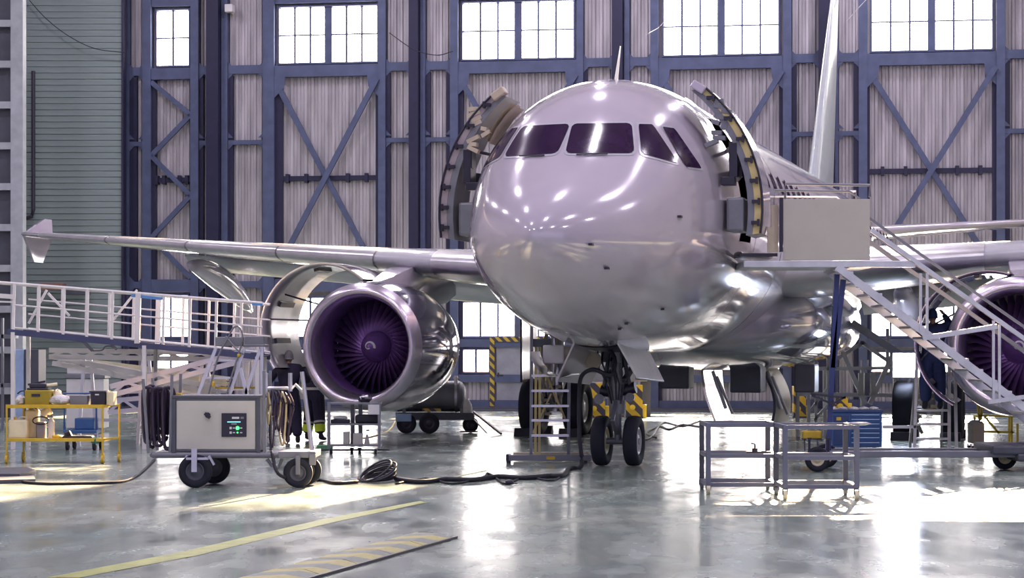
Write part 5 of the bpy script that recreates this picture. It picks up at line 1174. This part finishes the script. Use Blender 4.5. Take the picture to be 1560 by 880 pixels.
# ================================================================== PEOPLE
def skinned(name, verts, edges, radii, m_, parent, sub=2, root=0):
    me = bpy.data.meshes.new(name); me.from_pydata(verts, edges, []); o = bpy.data.objects.new(name, me); col.objects.link(o); o.parent = parent
    sk = o.modifiers.new('skin', 'SKIN'); lay = me.skin_vertices[0] if me.skin_vertices else None
    if lay is None:
        bm = bmesh.new(); bm.from_mesh(me); bm.verts.layers.skin.verify(); bm.to_mesh(me); bm.free(); lay = me.skin_vertices[0]
    for i, r in enumerate(radii):
        r = r if isinstance(r, tuple) else (r, r); lay.data[i].radius = r; lay.data[i].use_root = (i == root)
    sk.use_smooth_shade = True; ss_ = o.modifiers.new('sub', 'SUBSURF'); ss_.levels = sub; ss_.render_levels = sub; me.materials.append(m_); return o
def person(label, loc, rz, cloth, hat, pose, cuffs=False, hands=True):
    t = thing('person', label, 'person', loc, rz)
    # joints (facing -y in local space; rz turns)
    J = dict(pel=(0, 0, .95), chest=(0, .0, 1.25), neck=(0, 0, 1.47), shl=(-.17, 0, 1.41), shr=(.17, 0, 1.41), ell=(-.27, -.05, 1.14), elr=(.27, -.05, 1.14), wrl=(-.25, -.25, 1.05), wrr=(.25, -.25, 1.05),
             hipl=(-.09, 0, .90), hipr=(.09, 0, .90), knl=(-.11, -.03, .50), knr=(.11, -.03, .50), anl=(-.12, .02, .12), anr=(.12, .02, .12))
    J.update(pose); names = list(J); idx = {n: i for i, n in enumerate(names)}
    E = [('pel', 'chest'), ('chest', 'neck'), ('chest', 'shl'), ('chest', 'shr'), ('shl', 'ell'), ('ell', 'wrl'), ('shr', 'elr'), ('elr', 'wrr'), ('pel', 'hipl'), ('pel', 'hipr'), ('hipl', 'knl'), ('knl', 'anl'), ('hipr', 'knr'), ('knr', 'anr')]
    Rr = dict(pel=(.18, .14), chest=(.2, .15), neck=.065, shl=.10, shr=.10, ell=.075, elr=.075, wrl=.045, wrr=.045, hipl=.155, hipr=.155, knl=.125, knr=.125, anl=.10, anr=.10)
    body = skinned('body', [J[n] for n in names], [(idx[a], idx[b]) for a, b in E], [Rr[n] for n in names], cloth, t)
    nk = Vector(J['neck']); hd = nk + Vector((0, -.02, .16))
    m = MB(); m.cyl(nk - Vector((0, 0, .03)), nk + Vector((0, -.01, .1)), .05, n=14); m.ball(hd, (.075, .095, .115), 20, 14); m.ball(hd + Vector((0, -.1, -.01)), (.013, .02, .024), 8, 6)
    for sx in (-1, 1): m.ball(hd + Vector((sx * .077, .005, -.01)), (.012, .02, .03), 8, 6)
    head = m.build('head', SKIN, t, smooth='all')
    m = MB()
    for sx in (-1, 1): m.ball(hd + Vector((sx * .03, -.088, .015)), (.012, .008, .008), 8, 6)
    m.ball(hd + Vector((0, -.085, -.055)), (.025, .008, .006), 8, 6); m.build('face_features', DARK, head, smooth='all')
    m = MB(); n = 20; rows = []
    for j in range(9):
        ph = (pi * .60) * j / 8; rows.append([hd + Vector((.088 * sin(ph) * cos(a), .108 * sin(ph) * sin(a) + .008, .128 * cos(ph) + .006)) for a in [2 * pi * i / n for i in range(n + 1)]])
    m.grid(rows); m.tube([rows[-1][i] for i in range(n)], .014, 6, closed=True); m.build('beanie', hat, t, smooth='all')
    for s_, el, wr in ((-1, 'ell', 'wrl'), (1, 'elr', 'wrr')):
        a, b = Vector(J[el]), Vector(J[wr]); d = (b - a).normalized(); side = d.cross(Vector((0, 0, 1))).normalized() if abs(d.z) < .9 else Vector((1, 0, 0)); V = [b, b + d * .05, b + d * .095]; Ed = [(0, 1), (1, 2)]; Ra = [(.03, .022), (.035, .018), (.038, .016)]
        for k, (off, ln) in enumerate(((-.03, .065), (-.01, .08), (.011, .075), (.03, .06))):
            i0 = len(V); p = b + d * .10 + side * off; V += [p, p + d * ln * .55 - Vector((0, 0, .01)), p + d * ln * .9 - Vector((0, 0, .035))]; Ed += [(2, i0), (i0, i0 + 1), (i0 + 1, i0 + 2)]; Ra += [.009, .009, .008]
        i0 = len(V); p = b + d * .035 - side * s_ * .035; V += [p, p + d * .04 - side * s_ * .025]; Ed += [(0, i0), (i0, i0 + 1)]; Ra += [.011, .009]
        skinned('hand', V, Ed, Ra, SKIN, t, 1)
    for an in ('anl', 'anr'):
        p = Vector(J[an]); sh = skinned('boot', [(p.x, p.y + .04, p.z - .06), (p.x, p.y - .04, p.z - .065), (p.x, p.y - .13, p.z - .08), (p.x, p.y - .19, p.z - .085), (p.x, p.y + .0, p.z + .04)], [(0, 1), (1, 2), (2, 3), (1, 4)], [(.045, .045), (.05, .045), (.045, .035), (.035, .028), (.05, .05)], BLACK, t, 1)
    if cuffs:
        for kn, an in (('knl', 'anl'), ('knr', 'anr')):
            a, b = Vector(J[kn]), Vector(J[an]); m = MB(); m.cyl(a + (b - a) * .48, a + (b - a) * .86, .11, .10, n=16, cap=False); m.build('hi_vis_cuff', HIVIS, t, smooth='all')
            m = MB(); m.cyl(a + (b - a) * .30, a + (b - a) * .40, .115, .112, n=16, cap=False); m.build('reflective_band', REFL, t, smooth='all')
        m = MB(); m.lathe([(.99, .215), (1.04, .213)], Matrix.Diagonal((1, .78, 1, 1)), 24, axis='Z'); m.build('reflective_band', REFL, t, smooth='all')
        for el, wr in (('shl', 'ell'), ('shr', 'elr')):
            a, b = Vector(J[el]), Vector(J[wr]); m = MB(); m.cyl(a + (b - a) * .6, a + (b - a) * .95, .093, .088, n=14, cap=False); m.build('hi_vis_sleeve', HIVIS, t, smooth='all')
    return t
person('person in dark overalls and grey beanie seen from behind at the open engine cowl', ((440 - 780) / FPX * 40.2, 40.2, 0), R(185), NAVY, KNIT,
       dict(shl=(-.2, 0, 1.41), shr=(.2, 0, 1.41), ell=(-.34, -.1, 1.18), elr=(.36, -.12, 1.2), wrl=(-.42, -.32, 1.28), wrr=(.40, -.34, 1.06), anl=(-.17, .10, .12), anr=(.02, -.02, .12), knl=(-.13, .0, .5), knr=(.05, -.06, .5)))
person('person in dark overalls with yellow hi-vis leg cuffs half hidden behind the engine', ((478 - 780) / FPX * 41.5, 41.5, 0), R(150), NAVY, KNIT,
       dict(ell=(-.3, -.12, 1.2), wrl=(-.3, -.35, 1.3), elr=(.3, -.12, 1.2), wrr=(.26, -.36, 1.32), anl=(-.17, .02, .12), anr=(.17, .0, .12)), cuffs=True)
person('person in blue overalls standing on the narrow ladder by the right engine', ((1421 - 780) / FPX * 37, 37, CAMH + (HOR - 624) / (FPX / 37)), R(175), NAVY2, NAVY2,
       dict(ell=(-.3, -.12, 1.5), wrl=(-.22, -.3, 1.66), elr=(.3, -.1, 1.25), wrr=(.3, -.35, 1.3), anl=(-.13, -.0, .12), anr=(.13, .0, .12)))
